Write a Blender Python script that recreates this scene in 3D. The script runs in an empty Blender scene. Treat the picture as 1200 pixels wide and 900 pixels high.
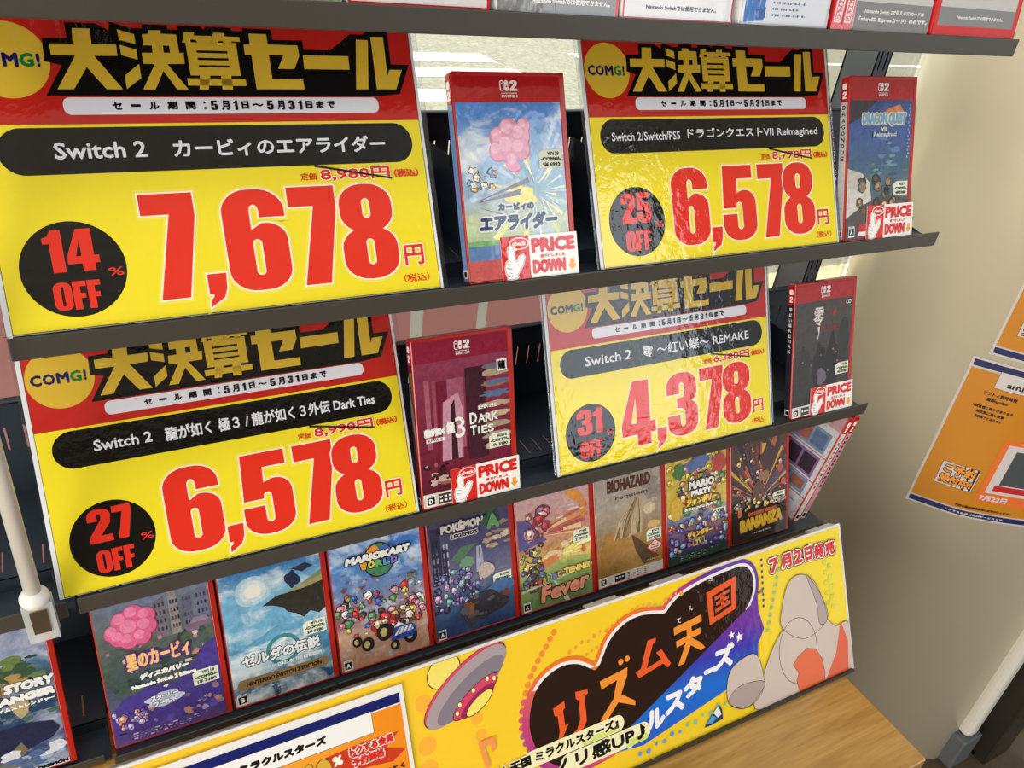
import bpy, bmesh, math, random
from mathutils import Matrix, Vector
from mathutils.geometry import tessellate_polygon
sc = bpy.context.scene
COL = sc.collection
R = math.radians

# ------------------------------------------------------------------ camera
RW = ((0.8802135709160355, -0.4606608389966565, 0.11408619982336855),
      (-0.1586843269518392, -0.5122442639421703, -0.8440527817845195),
      (0.4472620640687993, 0.7248430212627011, -0.5239840079350477))
CAM = Vector((-0.23711907, -0.53460507, 0.51848046))
cd = bpy.data.cameras.new('camera')
cam = bpy.data.objects.new('camera', cd)
COL.objects.link(cam)
m3 = Matrix((RW[0], tuple(-a for a in RW[1]), tuple(-a for a in RW[2]))).transposed()
cam.matrix_world = Matrix.Translation(CAM) @ m3.to_4x4()
cd.sensor_width = 36
cd.lens = 942.0735 / 1200 * 36
cd.clip_start = 0.02
sc.camera = cam

# ------------------------------------------------------------------ light
w = bpy.data.worlds.new('daylight')
sc.world = w
w.use_nodes = True
w.node_tree.nodes['Background'].inputs[0].default_value = (0.92, 0.96, 1.0, 1)
w.node_tree.nodes['Background'].inputs[1].default_value = 1.0
sc.view_settings.view_transform = 'Standard'
sc.view_settings.look = 'None'
sc.view_settings.gamma = 1
sc.view_settings.use_curve_mapping = False
sc.view_settings.exposure = -0.27

def lamp(name, typ, loc, energy, color=(1, 1, 1), target=None, size=None, direction=None):
    d = bpy.data.lights.new(name, typ)
    d.energy = energy
    d.color = color
    o = bpy.data.objects.new(name, d)
    o.location = loc
    if size:
        d.shape = 'RECTANGLE'
        d.size, d.size_y = size
    v = Vector(direction) if direction else Vector(target) - Vector(loc)
    o.rotation_euler = v.to_track_quat('-Z', 'Y').to_euler()
    COL.objects.link(o)
    return o
sun = lamp('sun', 'SUN', (3, 2, 6), 15.0, (1, 0.97, 0.88), direction=(-0.62, 0.30, -0.72))
sun.data.angle = 0.01
lamp('ceiling_fill', 'AREA', (-0.4, -0.75, 2.36), 15, (1, 0.95, 0.87), direction=(0, 0.15, -1), size=(1.8, 0.4))
lamp('ceiling_fill', 'AREA', (-1.9, -2.0, 2.36), 44, (1, 0.98, 0.95), direction=(0.5, 0.4, -1), size=(1.2, 1.2))  # added overhead light that brightens the pillar face and evens the signs
lamp('pillar_fill', 'AREA', (-3.4, -2.6, -0.2), 175, (1.0, 0.91, 0.76), target=(1.1, -0.1, -0.7), size=(2.4, 1.6))  # added low light from the left to brighten the lower pillar
lamp('entrance_daylight', 'AREA', (2.3, -2.95, 1.3), 30, (0.80, 0.90, 1.0), target=(0.35, 0.05, 0.2), size=(1.0, 1.9))

# ------------------------------------------------------------------ materials
def lin(c):
    return tuple((x / 12.92 if x <= 0.04045 else ((x + 0.055) / 1.055) ** 2.4) for x in (v / 255 for v in c))
MATS = {}
def base_mat(name):
    m = bpy.data.materials.new(name)
    m.use_nodes = True
    return m, m.node_tree.nodes, m.node_tree.links, m.node_tree.nodes['Principled BSDF']
def painterly(n, l, p, src, amt, scale):
    """brush-like value changes of the printed ink"""
    tc = n.new('ShaderNodeTexCoord')
    a = n.new('ShaderNodeTexNoise'); a.inputs['Scale'].default_value = scale; a.inputs['Detail'].default_value = 5; a.inputs['Roughness'].default_value = 0.65; a.inputs['Distortion'].default_value = 1.2
    l.new(tc.outputs['Object'], a.inputs['Vector'])
    mr = n.new('ShaderNodeMapRange'); mr.inputs['From Min'].default_value = 0.3; mr.inputs['From Max'].default_value = 0.7
    mr.inputs['To Min'].default_value = 1 - amt; mr.inputs['To Max'].default_value = 1 + amt
    l.new(a.outputs['Fac'], mr.inputs['Value'])
    vm = n.new('ShaderNodeVectorMath'); vm.operation = 'SCALE'
    if isinstance(src, tuple): vm.inputs[0].default_value = src
    else: l.new(src, vm.inputs[0])
    l.new(mr.outputs[0], vm.inputs['Scale'])
    l.new(vm.outputs[0], p.inputs['Base Color'])
def coat(n, l, p, coatw, scale, dist, rough=0.06):
    p.inputs['Coat Weight'].default_value = coatw
    p.inputs['Coat Roughness'].default_value = rough
    tc = n.new('ShaderNodeTexCoord')
    a = n.new('ShaderNodeTexNoise'); a.inputs['Scale'].default_value = scale; a.inputs['Detail'].default_value = 3
    l.new(tc.outputs['Object'], a.inputs['Vector'])
    bu = n.new('ShaderNodeBump'); bu.inputs['Strength'].default_value = 1; bu.inputs['Distance'].default_value = dist
    l.new(a.outputs['Fac'], bu.inputs['Height'])
    l.new(bu.outputs['Normal'], p.inputs['Coat Normal'])
def M(rgb, rough=0.5, metal=0.0, kind='', emit=0):
    """plain colour material; kind 'print' = laminated print, 'film' = print under a clear sleeve"""
    key = (rgb, rough, metal, kind)
    if key in MATS:
        return MATS[key]
    m, n, l, p = base_mat('%s_%d_%d_%d' % (kind or 'plain', *rgb))
    p.inputs['Base Color'].default_value = (*lin(rgb), 1)
    p.inputs['Roughness'].default_value = rough
    p.inputs['Metallic'].default_value = metal
    if kind in ('print', 'film'): p.inputs['Specular IOR Level'].default_value = 0.0
    if kind == 'print':
        coat(n, l, p, 1.0, 85, 0.00055, 0.04)
    elif kind == 'film':
        if 60 < sum(rgb) < 680: painterly(n, l, p, lin(rgb), 0.2, 150)
        coat(n, l, p, 1.0, 26, 0.0005, 0.05)
    MATS[key] = m
    return m
def PR(*c): return M(c, 0.55, 0, 'print')
def FI(*c): return M(c, 0.55, 0, 'film')
def PA(*c): return M(c, 0.6)
GR = {}
def grad(name, stops, vec=(0, 1), origin=(0, 0), amp=0.0, scale=30, detail=4, kind='film', dist=0.0):
    """printed picture: colour ramp along vec (in 1/m) over the sheet, stirred by noise"""
    if name in GR:
        return GR[name]
    m, n, l, p = base_mat(name)
    tc = n.new('ShaderNodeTexCoord')
    sep = n.new('ShaderNodeSeparateXYZ'); l.new(tc.outputs['Object'], sep.inputs[0])
    def math_(op, a, b):
        k = n.new('ShaderNodeMath'); k.operation = op
        for i, v in enumerate((a, b)):
            if isinstance(v, (int, float)): k.inputs[i].default_value = v
            else: l.new(v, k.inputs[i])
        return k.outputs[0]
    f = math_('ADD', math_('MULTIPLY', math_('SUBTRACT', sep.outputs[0], origin[0]), vec[0]),
              math_('MULTIPLY', math_('SUBTRACT', sep.outputs[2], origin[1]), vec[1]))
    if amp:
        no = n.new('ShaderNodeTexNoise'); no.inputs['Scale'].default_value = scale
        no.inputs['Detail'].default_value = detail; no.inputs['Distortion'].default_value = dist
        l.new(tc.outputs['Object'], no.inputs['Vector'])
        f = math_('ADD', f, math_('MULTIPLY', math_('SUBTRACT', no.outputs['Fac'], 0.5), amp))
    r = n.new('ShaderNodeValToRGB')
    l.new(f, r.inputs[0])
    e = r.color_ramp.elements
    while len(e) < len(stops): e.new(0.5)
    for k, (t, c) in zip(e, stops):
        k.position = t; k.color = (*lin(c), 1)
    if kind == 'film': painterly(n, l, p, r.outputs[0], 0.24, 90)
    else: l.new(r.outputs[0], p.inputs['Base Color'])
    p.inputs['Roughness'].default_value = 0.55
    p.inputs['Specular IOR Level'].default_value = 0.0
    if kind == 'film': coat(n, l, p, 1.0, 26, 0.0005, 0.05)
    if kind == 'print': coat(n, l, p, 1.0, 85, 0.00055, 0.04)
    GR[name] = m
    return m
def wood_mat():
    m, n, l, p = base_mat('oak_laminate')
    tc = n.new('ShaderNodeTexCoord')
    mp = n.new('ShaderNodeMapping'); mp.inputs['Scale'].default_value = (2.2, 34, 34)
    l.new(tc.outputs['Object'], mp.inputs[0])
    a = n.new('ShaderNodeTexNoise'); a.inputs['Scale'].default_value = 3; a.inputs['Detail'].default_value = 6; a.inputs['Distortion'].default_value = 0.9
    l.new(mp.outputs[0], a.inputs['Vector'])
    b2 = n.new('ShaderNodeTexNoise'); b2.inputs['Scale'].default_value = 14; b2.inputs['Detail'].default_value = 3
    l.new(mp.outputs[0], b2.inputs['Vector'])
    mx = n.new('ShaderNodeMath'); mx.operation = 'MULTIPLY_ADD'
    l.new(b2.outputs['Fac'], mx.inputs[0]); mx.inputs[1].default_value = 0.35
    l.new(a.outputs['Fac'], mx.inputs[2])
    r = n.new('ShaderNodeValToRGB'); l.new(mx.outputs[0], r.inputs[0])
    e = r.color_ramp.elements; e.new(0.5)
    for k, (t, c) in zip(e, ((0.42, (158, 114, 48)), (0.66, (186, 140, 68)), (0.9, (204, 160, 90)))):
        k.position = t; k.color = (*lin(c), 1)
    l.new(r.outputs[0], p.inputs['Base Color'])
    p.inputs['Roughness'].default_value = 0.3
    p.inputs['Coat Weight'].default_value = 0.7
    p.inputs['Coat Roughness'].default_value = 0.1
    return m
def noise_mat(name, c1, c2, scale, rough, metal=0.0, lo=0.35, hi=0.65, bump=0.0, stretch=(1, 1, 1)):
    m, n, l, p = base_mat(name)
    tc = n.new('ShaderNodeTexCoord')
    mp = n.new('ShaderNodeMapping'); mp.inputs['Scale'].default_value = stretch
    l.new(tc.outputs['Object'], mp.inputs[0])
    a = n.new('ShaderNodeTexNoise'); a.inputs['Scale'].default_value = scale; a.inputs['Detail'].default_value = 5
    l.new(mp.outputs[0], a.inputs['Vector'])
    r = n.new('ShaderNodeValToRGB'); l.new(a.outputs['Fac'], r.inputs[0])
    e = r.color_ramp.elements
    e[0].position = lo; e[0].color = (*lin(c1), 1); e[1].position = hi; e[1].color = (*lin(c2), 1)
    l.new(r.outputs[0], p.inputs['Base Color'])
    p.inputs['Roughness'].default_value = rough
    p.inputs['Metallic'].default_value = metal
    if bump:
        bu = n.new('ShaderNodeBump'); bu.inputs['Distance'].default_value = bump
        l.new(a.outputs['Fac'], bu.inputs['Height']); l.new(bu.outputs['Normal'], p.inputs['Normal'])
    return m
def clear_mat(name, tint=(1, 1, 1), rough=0.03, gloss=1.0):
    """thin clear sheet: mostly see-through with a Fresnel gloss"""
    m = bpy.data.materials.new(name); m.use_nodes = True
    n, l = m.node_tree.nodes, m.node_tree.links
    n.remove(n['Principled BSDF'])
    t = n.new('ShaderNodeBsdfTransparent'); t.inputs[0].default_value = (*tint, 1)
    g = n.new('ShaderNodeBsdfGlossy'); g.inputs['Roughness'].default_value = rough
    f = n.new('ShaderNodeFresnel'); f.inputs[0].default_value = 1.45
    mu = n.new('ShaderNodeMath'); mu.operation = 'MULTIPLY'; mu.inputs[1].default_value = gloss
    l.new(f.outputs[0], mu.inputs[0])
    x = n.new('ShaderNodeMixShader')
    l.new(mu.outputs[0], x.inputs[0]); l.new(t.outputs[0], x.inputs[1]); l.new(g.outputs[0], x.inputs[2])
    l.new(x.outputs[0], n['Material Output'].inputs[0])
    return m

def thin_paper(name, rgb):
    m, n, l, p = base_mat(name)
    p.inputs['Base Color'].default_value = (*lin(rgb), 1); p.inputs['Roughness'].default_value = 0.6
    t = n.new('ShaderNodeBsdfTranslucent'); t.inputs[0].default_value = (*lin(rgb), 1)
    x = n.new('ShaderNodeMixShader'); x.inputs[0].default_value = 0.75
    l.new(p.outputs[0], x.inputs[1]); l.new(t.outputs[0], x.inputs[2]); l.new(x.outputs[0], n['Material Output'].inputs[0])
    return m
STEEL = M((50, 60, 72), 0.42, 0.2)
LIPM = M((74, 70, 65), 0.4, 0.2)
POSTM = M((128, 134, 140), 0.45, 0.2)
POSTD = M((70, 78, 88), 0.45, 0.2)
REDCASE = M((176, 36, 25), 0.22)
WHITE = PA(232, 232, 232)
BLACK = PA(18, 16, 15)
CLIPM = M((226, 230, 232), 0.12, 0, 'clip')
CLIPM.node_tree.nodes['Principled BSDF'].inputs['Alpha'].default_value = 0.5
CLEAR = clear_mat('clear_plastic', (0.93, 0.96, 0.97), 0.03, 1.2)
GLASS = clear_mat('window_glass', (0.97, 0.985, 0.98), 0.0, 0.6)

# ------------------------------------------------------------------ objects
def link(o, parent=None):
    COL.objects.link(o)
    if parent: o.parent = parent
    return o
def tag(o, label, cat=None, group=None):
    o['label'] = label
    if cat: o['category'] = cat
    if group: o['group'] = group
    return o
def thing(name, label, cat, loc=(0, 0, 0), rot=(0, 0, 0), group=None):
    o = link(bpy.data.objects.new(name, None))
    o.empty_display_size = 0.02
    o.location = loc; o.rotation_euler = rot
    return tag(o, label, cat, group)
def mesh_obj(name, verts, faces, mats, idx=None, parent=None, smooth=False):
    me = bpy.data.meshes.new(name)
    me.from_pydata(verts, [], faces)
    for m in mats: me.materials.append(m)
    if idx: me.polygons.foreach_set('material_index', idx)
    if smooth: me.polygons.foreach_set('use_smooth', [True] * len(faces))
    me.update()
    return link(bpy.data.objects.new(name, me), parent)
def bm_obj(name, bm, mat, parent=None, smooth=False):
    me = bpy.data.meshes.new(name)
    bm.to_mesh(me); bm.free()
    for m in (mat if isinstance(mat, (list, tuple)) else [mat]): me.materials.append(m)
    if smooth: me.polygons.foreach_set('use_smooth', [True] * len(me.polygons))
    return link(bpy.data.objects.new(name, me), parent)
def add_box(bm, x0, x1, y0, y1, z0, z1, bev=0.0, seg=2):
    r = bmesh.ops.create_cube(bm, size=1)
    for v in r['verts']:
        v.co = Vector(((x0 + x1) / 2 + v.co.x * (x1 - x0), (y0 + y1) / 2 + v.co.y * (y1 - y0), (z0 + z1) / 2 + v.co.z * (z1 - z0)))
    if bev:
        es = list({e for v in r['verts'] for e in v.link_edges})
        bmesh.ops.bevel(bm, geom=es, offset=bev, segments=seg, affect='EDGES', profile=0.5)
def box_obj(name, b, mat, parent=None, bev=0.0, seg=2):
    bm = bmesh.new(); add_box(bm, *b, bev, seg)
    return bm_obj(name, bm, mat, parent)
def add_tube(bm, p0, p1, r0, r1=None, n=20, cap=True):
    r1 = r0 if r1 is None else r1
    a, b = Vector(p0), Vector(p1)
    q = (b - a).to_track_quat('Z', 'Y')
    ring = []
    for p, r in ((a, r0), (b, r1)):
        ring.append([bm.verts.new(p + q @ Vector((r * math.cos(t * 2 * math.pi / n), r * math.sin(t * 2 * math.pi / n), 0))) for t in range(n)])
    for i in range(n):
        bm.faces.new((ring[0][i], ring[0][(i + 1) % n], ring[1][(i + 1) % n], ring[1][i]))
    if cap:
        bm.faces.new(ring[0][::-1]); bm.faces.new(ring[1])
def add_prism(bm, pts, axis, a0, a1):
    """extrude a polygon given in the other two axes along axis"""
    def P(p, a):
        return {'x': (a, p[0], p[1]), 'y': (p[0], a, p[1]), 'z': (p[0], p[1], a)}[axis]
    r0 = [bm.verts.new(P(p, a0)) for p in pts]; r1 = [bm.verts.new(P(p, a1)) for p in pts]
    k = len(pts)
    for i in range(k):
        bm.faces.new((r0[i], r0[(i + 1) % k], r1[(i + 1) % k], r1[i]))
    bm.faces.new(r0[::-1]); bm.faces.new(r1)
    bmesh.ops.recalc_face_normals(bm, faces=bm.faces)

# ------------------------------------------------------------------ flat printing (mm on a sheet)
TXT = {}
def text_mesh(s):
    if s not in TXT:
        cu = bpy.data.curves.new('lettering', 'FONT'); cu.body = s; cu.resolution_u = 2
        o = bpy.data.objects.new('lettering', cu)
        me = o.to_mesh()
        vs = [(v.co.x, v.co.y) for v in me.vertices]; fs = [tuple(p.vertices) for p in me.polygons]
        o.to_mesh_clear(); bpy.data.objects.remove(o); bpy.data.curves.remove(cu)
        x0 = min(v[0] for v in vs); x1 = max(v[0] for v in vs); y0 = min(v[1] for v in vs); y1 = max(v[1] for v in vs)
        TXT[s] = (vs, fs, x0, x1, y0, y1)
    return TXT[s]
def rect(x0, y0, x1, y1): return [(x0, y0), (x1, y0), (x1, y1), (x0, y1)]
def arc(cx, cy, rx, ry, a0, a1, n=8):
    return [(cx + rx * math.cos(R(a0 + (a1 - a0) * i / n)), cy + ry * math.sin(R(a0 + (a1 - a0) * i / n))) for i in range(n + 1)]
def rr(x0, y0, x1, y1, rx, ry=None, n=6):
    ry = rx if ry is None else ry
    return arc(x1 - rx, y0 + ry, rx, ry, -90, 0, n) + arc(x1 - rx, y1 - ry, rx, ry, 0, 90, n) + arc(x0 + rx, y1 - ry, rx, ry, 90, 180, n) + arc(x0 + rx, y0 + ry, rx, ry, 180, 270, n)
def ell(cx, cy, rx, ry=None, n=36): return arc(cx, cy, rx, rx if ry is None else ry, 0, 360, n)[:-1]
def area(c): return 0.5 * sum(c[i - 1][0] * c[i][1] - c[i][0] * c[i - 1][1] for i in range(len(c)))
def clean(c):
    o = []
    for p in c:
        if not o or (abs(p[0] - o[-1][0]) + abs(p[1] - o[-1][1])) > 1e-4: o.append(p)
    if len(o) > 1 and abs(o[0][0] - o[-1][0]) + abs(o[0][1] - o[-1][1]) < 1e-4: o.pop()
    return o
def offset(cs, d):
    out = []
    for k, c in enumerate(cs):
        c = clean(c)
        if (area(c) < 0) == (k == 0): c = c[::-1]
        n = len(c); q = []
        for i in range(n):
            a, b, e = Vector(c[i - 1]), Vector(c[i]), Vector(c[(i + 1) % n])
            n1 = Vector(((b - a).y, -(b - a).x)).normalized(); n2 = Vector(((e - b).y, -(e - b).x)).normalized()
            h = n1 + n2
            h = n1 if h.length < 1e-3 else h / max(h.length_squared / 2, 0.45)
            q.append(tuple(b + h * d))
        out.append(q)
    return out
def move(cs, x, y, sx=1, sy=1, shear=0, rot=0):
    c, s = math.cos(R(rot)), math.sin(R(rot))
    f = lambda p: (p[0] * sx + p[1] * sy * shear, p[1] * sy)
    return [[(x + f(p)[0] * c - f(p)[1] * s, y + f(p)[0] * s + f(p)[1] * c) for p in q] for q in cs]
def blob(cx, cy, rx, ry, seed, n=26, j=0.18, k=3):
    r = random.Random(seed)
    ph = [(r.uniform(0, 6.28), r.randint(2, 7), r.uniform(0.3, 1)) for _ in range(k)]
    o = []
    for i in range(n):
        t = 2 * math.pi * i / n
        f = 1 + j * sum(a * math.sin(q * t + p) for p, q, a in ph) / k * 2
        o.append((cx + rx * f * math.cos(t), cy + ry * f * math.sin(t)))
    return o
def smooth(c, k=5):
    o = []
    n = len(c)
    for i in range(n):
        p0, p1, p2, p3 = (Vector(c[(i + d) % n]) for d in (-1, 0, 1, 2))
        for t in range(k):
            u = t / k
            o.append(tuple(0.5 * ((2 * p1) + (p2 - p0) * u + (2 * p0 - 5 * p1 + 4 * p2 - p3) * u * u + (3 * p1 - p0 - 3 * p2 + p3) * u ** 3)))
    return o
def star(cx, cy, r1, r2, n=5, rot=90):
    return [(cx + (r1 if i % 2 == 0 else r2) * math.cos(R(rot + i * 180 / n)), cy + (r1 if i % 2 == 0 else r2) * math.sin(R(rot + i * 180 / n))) for i in range(2 * n)]
def clip(c, x0, y0, x1, y1):
    for ax, lim, sg in ((0, x0, 1), (0, x1, -1), (1, y0, 1), (1, y1, -1)):
        o = []
        for i in range(len(c)):
            a, b = c[i - 1], c[i]
            ia, ib = (a[ax] - lim) * sg >= 0, (b[ax] - lim) * sg >= 0
            if ia != ib:
                t = (lim - a[ax]) / (b[ax] - a[ax])
                o.append((a[0] + (b[0] - a[0]) * t, a[1] + (b[1] - a[1]) * t))
            if ib: o.append(b)
        c = o
        if not c: return []
    return c
LAY = 1.6e-5
class Art:
    def __init__(s, w=0.0, cl=None):
        s.v = []; s.f = []; s.i = []; s.m = []; s.w = w; s.cl = cl
    def mi(s, m):
        if m not in s.m: s.m.append(m)
        return s.m.index(m)
    def up(s):
        s.w += LAY
    def poly(s, cs, m, up=True):
        if cs and isinstance(cs[0][0], (int, float)): cs = [cs]
        if s.cl and len(cs) == 1: cs = [clip(cs[0], *s.cl)]
        cs = [clean(c) for c in cs]
        if len(cs[0]) < 3: return
        if up: s.up()
        flat = [p for c in cs for p in c]
        tri = tessellate_polygon([[Vector((p[0], p[1], 0)) for p in c] for c in cs])
        b = len(s.v)
        s.v += [(p[0] / 1000, -s.w, p[1] / 1000) for p in flat]
        k = s.mi(m)
        for t in tri:
            if len(set(t)) < 3: continue
            a = area([flat[q] for q in t])
            if abs(a) < 1e-9: continue
            s.f.append(tuple(b + q for q in (t if a > 0 else t[::-1]))); s.i.append(k)
    def text(s, t, x0, y0, x1, y1, m, bold=0.0, rot=0, shear=0, out=None, outm=None, wide=None, skew=0):
        """lettering filling the box; bold/out grow it by mm; wide keeps natural width as a share of the height"""
        vs, fs, a0, a1, b0, b1 = text_mesh(t)
        s0 = (y1 - y0 - 2 * bold) / (b1 - b0)
        sx = (x1 - x0 - 2 * bold) / (a1 - a0)
        def stamp(r, mm):
            s.up()
            k = s.mi(mm)
            offs = [(0, 0)] if r <= 0 else [(r * math.cos(q * math.pi / 4), r * math.sin(q * math.pi / 4)) for q in range(8)]
            if r > 1.2: offs += [(r / 2 * math.cos(q * math.pi / 2), r / 2 * math.sin(q * math.pi / 2)) for q in range(4)]
            c, sn = math.cos(R(rot)), math.sin(R(rot))
            for ox, oy in offs:
                s.w += 4e-6
                b = len(s.v)
                for vx, vy in vs:
                    px = (vx - a0) * sx + bold + ox; py = (vy - b0) * s0 + bold + oy
                    px += shear * py; py += skew * px
                    X, Y = x0 + px * c - py * sn, y0 + px * sn + py * c
                    s.v.append((X / 1000, -s.w, Y / 1000))
                for f in fs:
                    s.f.append(tuple(b + q for q in f)); s.i.append(k)
        if out: stamp(bold + out, outm)
        stamp(bold, m)
    def confetti(s, n, box, rng, cols, seed, j=0.3, asp=1.0):
        r = random.Random(seed)
        for q in range(n):
            rx = r.uniform(*rng)
            if q % 6 == 0: s.up()
            s.w += 4e-6
            s.poly(blob(r.uniform(box[0], box[2]), r.uniform(box[1], box[3]), rx, rx * r.uniform(0.5, 1.1) * asp, r.random(), 14, j), r.choice(cols), up=False)
    def build(s, name, parent, label=None):
        o = mesh_obj(name, s.v, s.f, s.m, s.i, parent)
        if label: o['label'] = label
        return o

# heavy condensed numerals, drawn on a 44 x 73 field
def G_(ch):
    slot = lambda a0, a1: arc(21, 58, 3, 4, a0, a1, 5)
    if ch == '7': return 35, [[[(0, 73), (0, 58.5), (18, 58.5), (5, 0), (23.8, 0), (34.8, 57), (34.8, 73)]]]
    if ch == ',': return 14, [[[(0, 15), (13.4, 15), (12.6, 4), (10, -2.5), (0, -8.5), (0.3, -3.5), (2.6, -1.5), (3, 0.5), (0, 0.5)]]]
    if ch in '0O': return 44, [[rr(0, 0, 44, 73, 20, 16), rr(18.5, 11, 25.5, 62, 3.4)[::-1]]]
    if ch == '8': return 44, [[rr(1, 36, 43, 73, 19, 15), rr(18.8, 47, 25.2, 62, 3.1)[::-1]], [rr(0, 0, 44, 40, 20, 15), rr(18.8, 11, 25.2, 31, 3.1)[::-1]]]
    if ch == '6':
        return 44, [[arc(26, 15, 18, 15, -90, 0) + arc(29, 36, 15, 12.5, 0, 100) + [(20, 44.5), (19, 44.5)] + arc(22.3, 58, 3.3, 4, 180, 0, 6) + [(25.6, 52.5), (44, 52.5)] + arc(25, 57, 19, 16, 0, 90) + arc(19, 57, 19, 16, 90, 180) + arc(19, 15, 19, 15, 180, 270), rr(18.8, 11, 25.2, 37, 3.1)[::-1]]]
    if ch == '5':
        return 43, [[[(3, 73), (1, 32), (18, 32)] + arc(21.5, 34.5, 3.5, 3, 160, 0, 5) + [(25, 14)] + arc(21.5, 14, 3.5, 3.4, 0, -180, 6) + [(18, 26), (0, 26), (0, 15)] + arc(19, 15, 19, 15, 180, 270) + arc(24, 15, 19, 15, 270, 360) + arc(29, 36, 14, 13, 0, 110) + [(19.5, 46.5), (20, 60), (40, 60), (40, 73)]]]
    if ch == '4': return 45, [[[(0, 26), (0, 13), (20, 13), (20, 0), (38, 0), (38, 13), (45, 13), (45, 26), (38, 26), (38, 73), (17, 73)], [(20, 26), (12.5, 26), (20, 55)]]]
    if ch == '3':
        return 43, [[arc(24, 15, 19, 15, -90, 0) + [(43, 30), (40, 36), (35, 39), (40, 42), (42.5, 48)] + arc(24, 58, 18.5, 15, 0, 90) + arc(19, 58, 19, 15, 90, 180) + [(0, 49), (18, 49)] + arc(21.3, 58, 3.3, 3.8, 180, 0, 6) + [(24.6, 48), (22, 44.5), (14, 44), (14, 32.5), (21, 32), (24.6, 29)] + arc(21.3, 14, 3.3, 3.6, 0, -180, 6) + [(18, 25), (0, 25)] + arc(19, 15, 19, 15, 180, 270)]]
    if ch == '1': return 28, [[[(0, 60), (8, 63), (13, 73), (27, 73), (27, 0), (9, 0), (9, 50), (0, 50)]]]
    if ch == '2':
        return 43, [[[(0, 0), (42, 0), (42, 15), (21, 15), (40, 40)] + arc(24, 57, 18.5, 16, -15, 90) + arc(19, 57, 19, 16, 90, 180) + [(0, 47), (18, 47)] + arc(21.3, 58, 3.3, 4, 180, 0, 6) + [(24.6, 50), (0, 14)]]]
    if ch == 'F': return 33, [[[(0, 0), (18, 0), (18, 29), (30, 29), (30, 42), (18, 42), (18, 59), (33, 59), (33, 73), (0, 73)]]]
def numerals(art, s, x0, y0, x1, y1, m, ow=0, om=None, glow=0, gm=None, gap=3):
    tot = sum(G_(c)[0] for c in s) + gap * (len(s) - 1)
    sx = (x1 - x0) / tot; sy = (y1 - y0) / 73
    sh = []; x = x0
    for c in s:
        wd, pieces = G_(c)
        for p in pieces: sh.append(move(p, x, y0, sx, sy))
        x += (wd + gap) * sx
    for d, mm in ((glow, gm), (ow, om), (0, m)):
        if mm:
            art.up()
            for p in sh:
                art.w += 4e-6
                art.poly(offset(p, d) if d else p, mm, up=False)

# ================================================================== SETTING
ZF = -1.0
FLOORM = noise_mat('dark_stone_tiles', (64, 52, 38), (92, 78, 58), 9, 0.6, bump=0.002)
o = box_obj('floor', (-4, 6, -5, 0.42, ZF - 0.05, ZF), FLOORM); o['kind'] = 'structure'
o = box_obj('ceiling', (-4, 6.5, -5, 0.42, 2.4, 2.5), M((222, 220, 214), 0.7)); o['kind'] = 'structure'

o = box_obj('wall_back', (-4.1, 4.2, -5.1, -5.0, ZF, 2.4), M((120, 114, 106), 0.8)); o['kind'] = 'structure'

# street outside, with the painted crossing
def street():
    m, n, l, p = base_mat('asphalt')
    tc = n.new('ShaderNodeTexCoord')
    a = n.new('ShaderNodeTexNoise'); a.inputs['Scale'].default_value = 26; a.inputs['Detail'].default_value = 6
    l.new(tc.outputs['Object'], a.inputs['Vector'])
    r = n.new('ShaderNodeValToRGB'); l.new(a.outputs['Fac'], r.inputs[0])
    e = r.color_ramp.elements
    e[0].position = 0.3; e[0].color = (*lin((108, 108, 94)), 1); e[1].position = 0.7; e[1].color = (*lin((146, 142, 126)), 1)
    l.new(r.outputs[0], p.inputs['Base Color']); p.inputs['Roughness'].default_value = 0.9
    paint = noise_mat('road_paint', (215, 213, 200), (238, 236, 228), 12, 0.7)
    kerb = noise_mat('kerb_stone', (200, 180, 140), (222, 205, 170), 6, 0.8)
    z = ZF - 0.06
    vs, fs, ix = [], [], []
    def quad(x0, x1, y0, y1, zz, k):
        b = len(vs); vs.extend([(x0, y0, zz), (x1, y0, zz), (x1, y1, zz), (x0, y1, zz)]); fs.append((b, b + 1, b + 2, b + 3)); ix.append(k)
    quad(-40, 60, 0.42, 60, z, 0)
    for k, (y0, y1, xe) in enumerate(((4.75, 5.45, 9.4), (5.75, 6.15, 3.62), (6.62, 7.0, 3.95), (7.3, 7.72, 3.9))):
        quad(-6, xe, y0, y1, z + 0.004, 1)
    quad(5.1, 6.6, 7.25, 7.9, z + 0.004, 1)
    quad(6.3, 12, 7.6, 7.75, z + 0.004, 1)
    quad(-40, 60, 8.9, 9.5, z + 0.02, 2)
    quad(-40, 60, 0.42, 2.2, z + 0.01, 2)
    o = mesh_obj('street', vs, fs, [m, paint, kerb], ix); o['kind'] = 'structure'
street()

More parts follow.
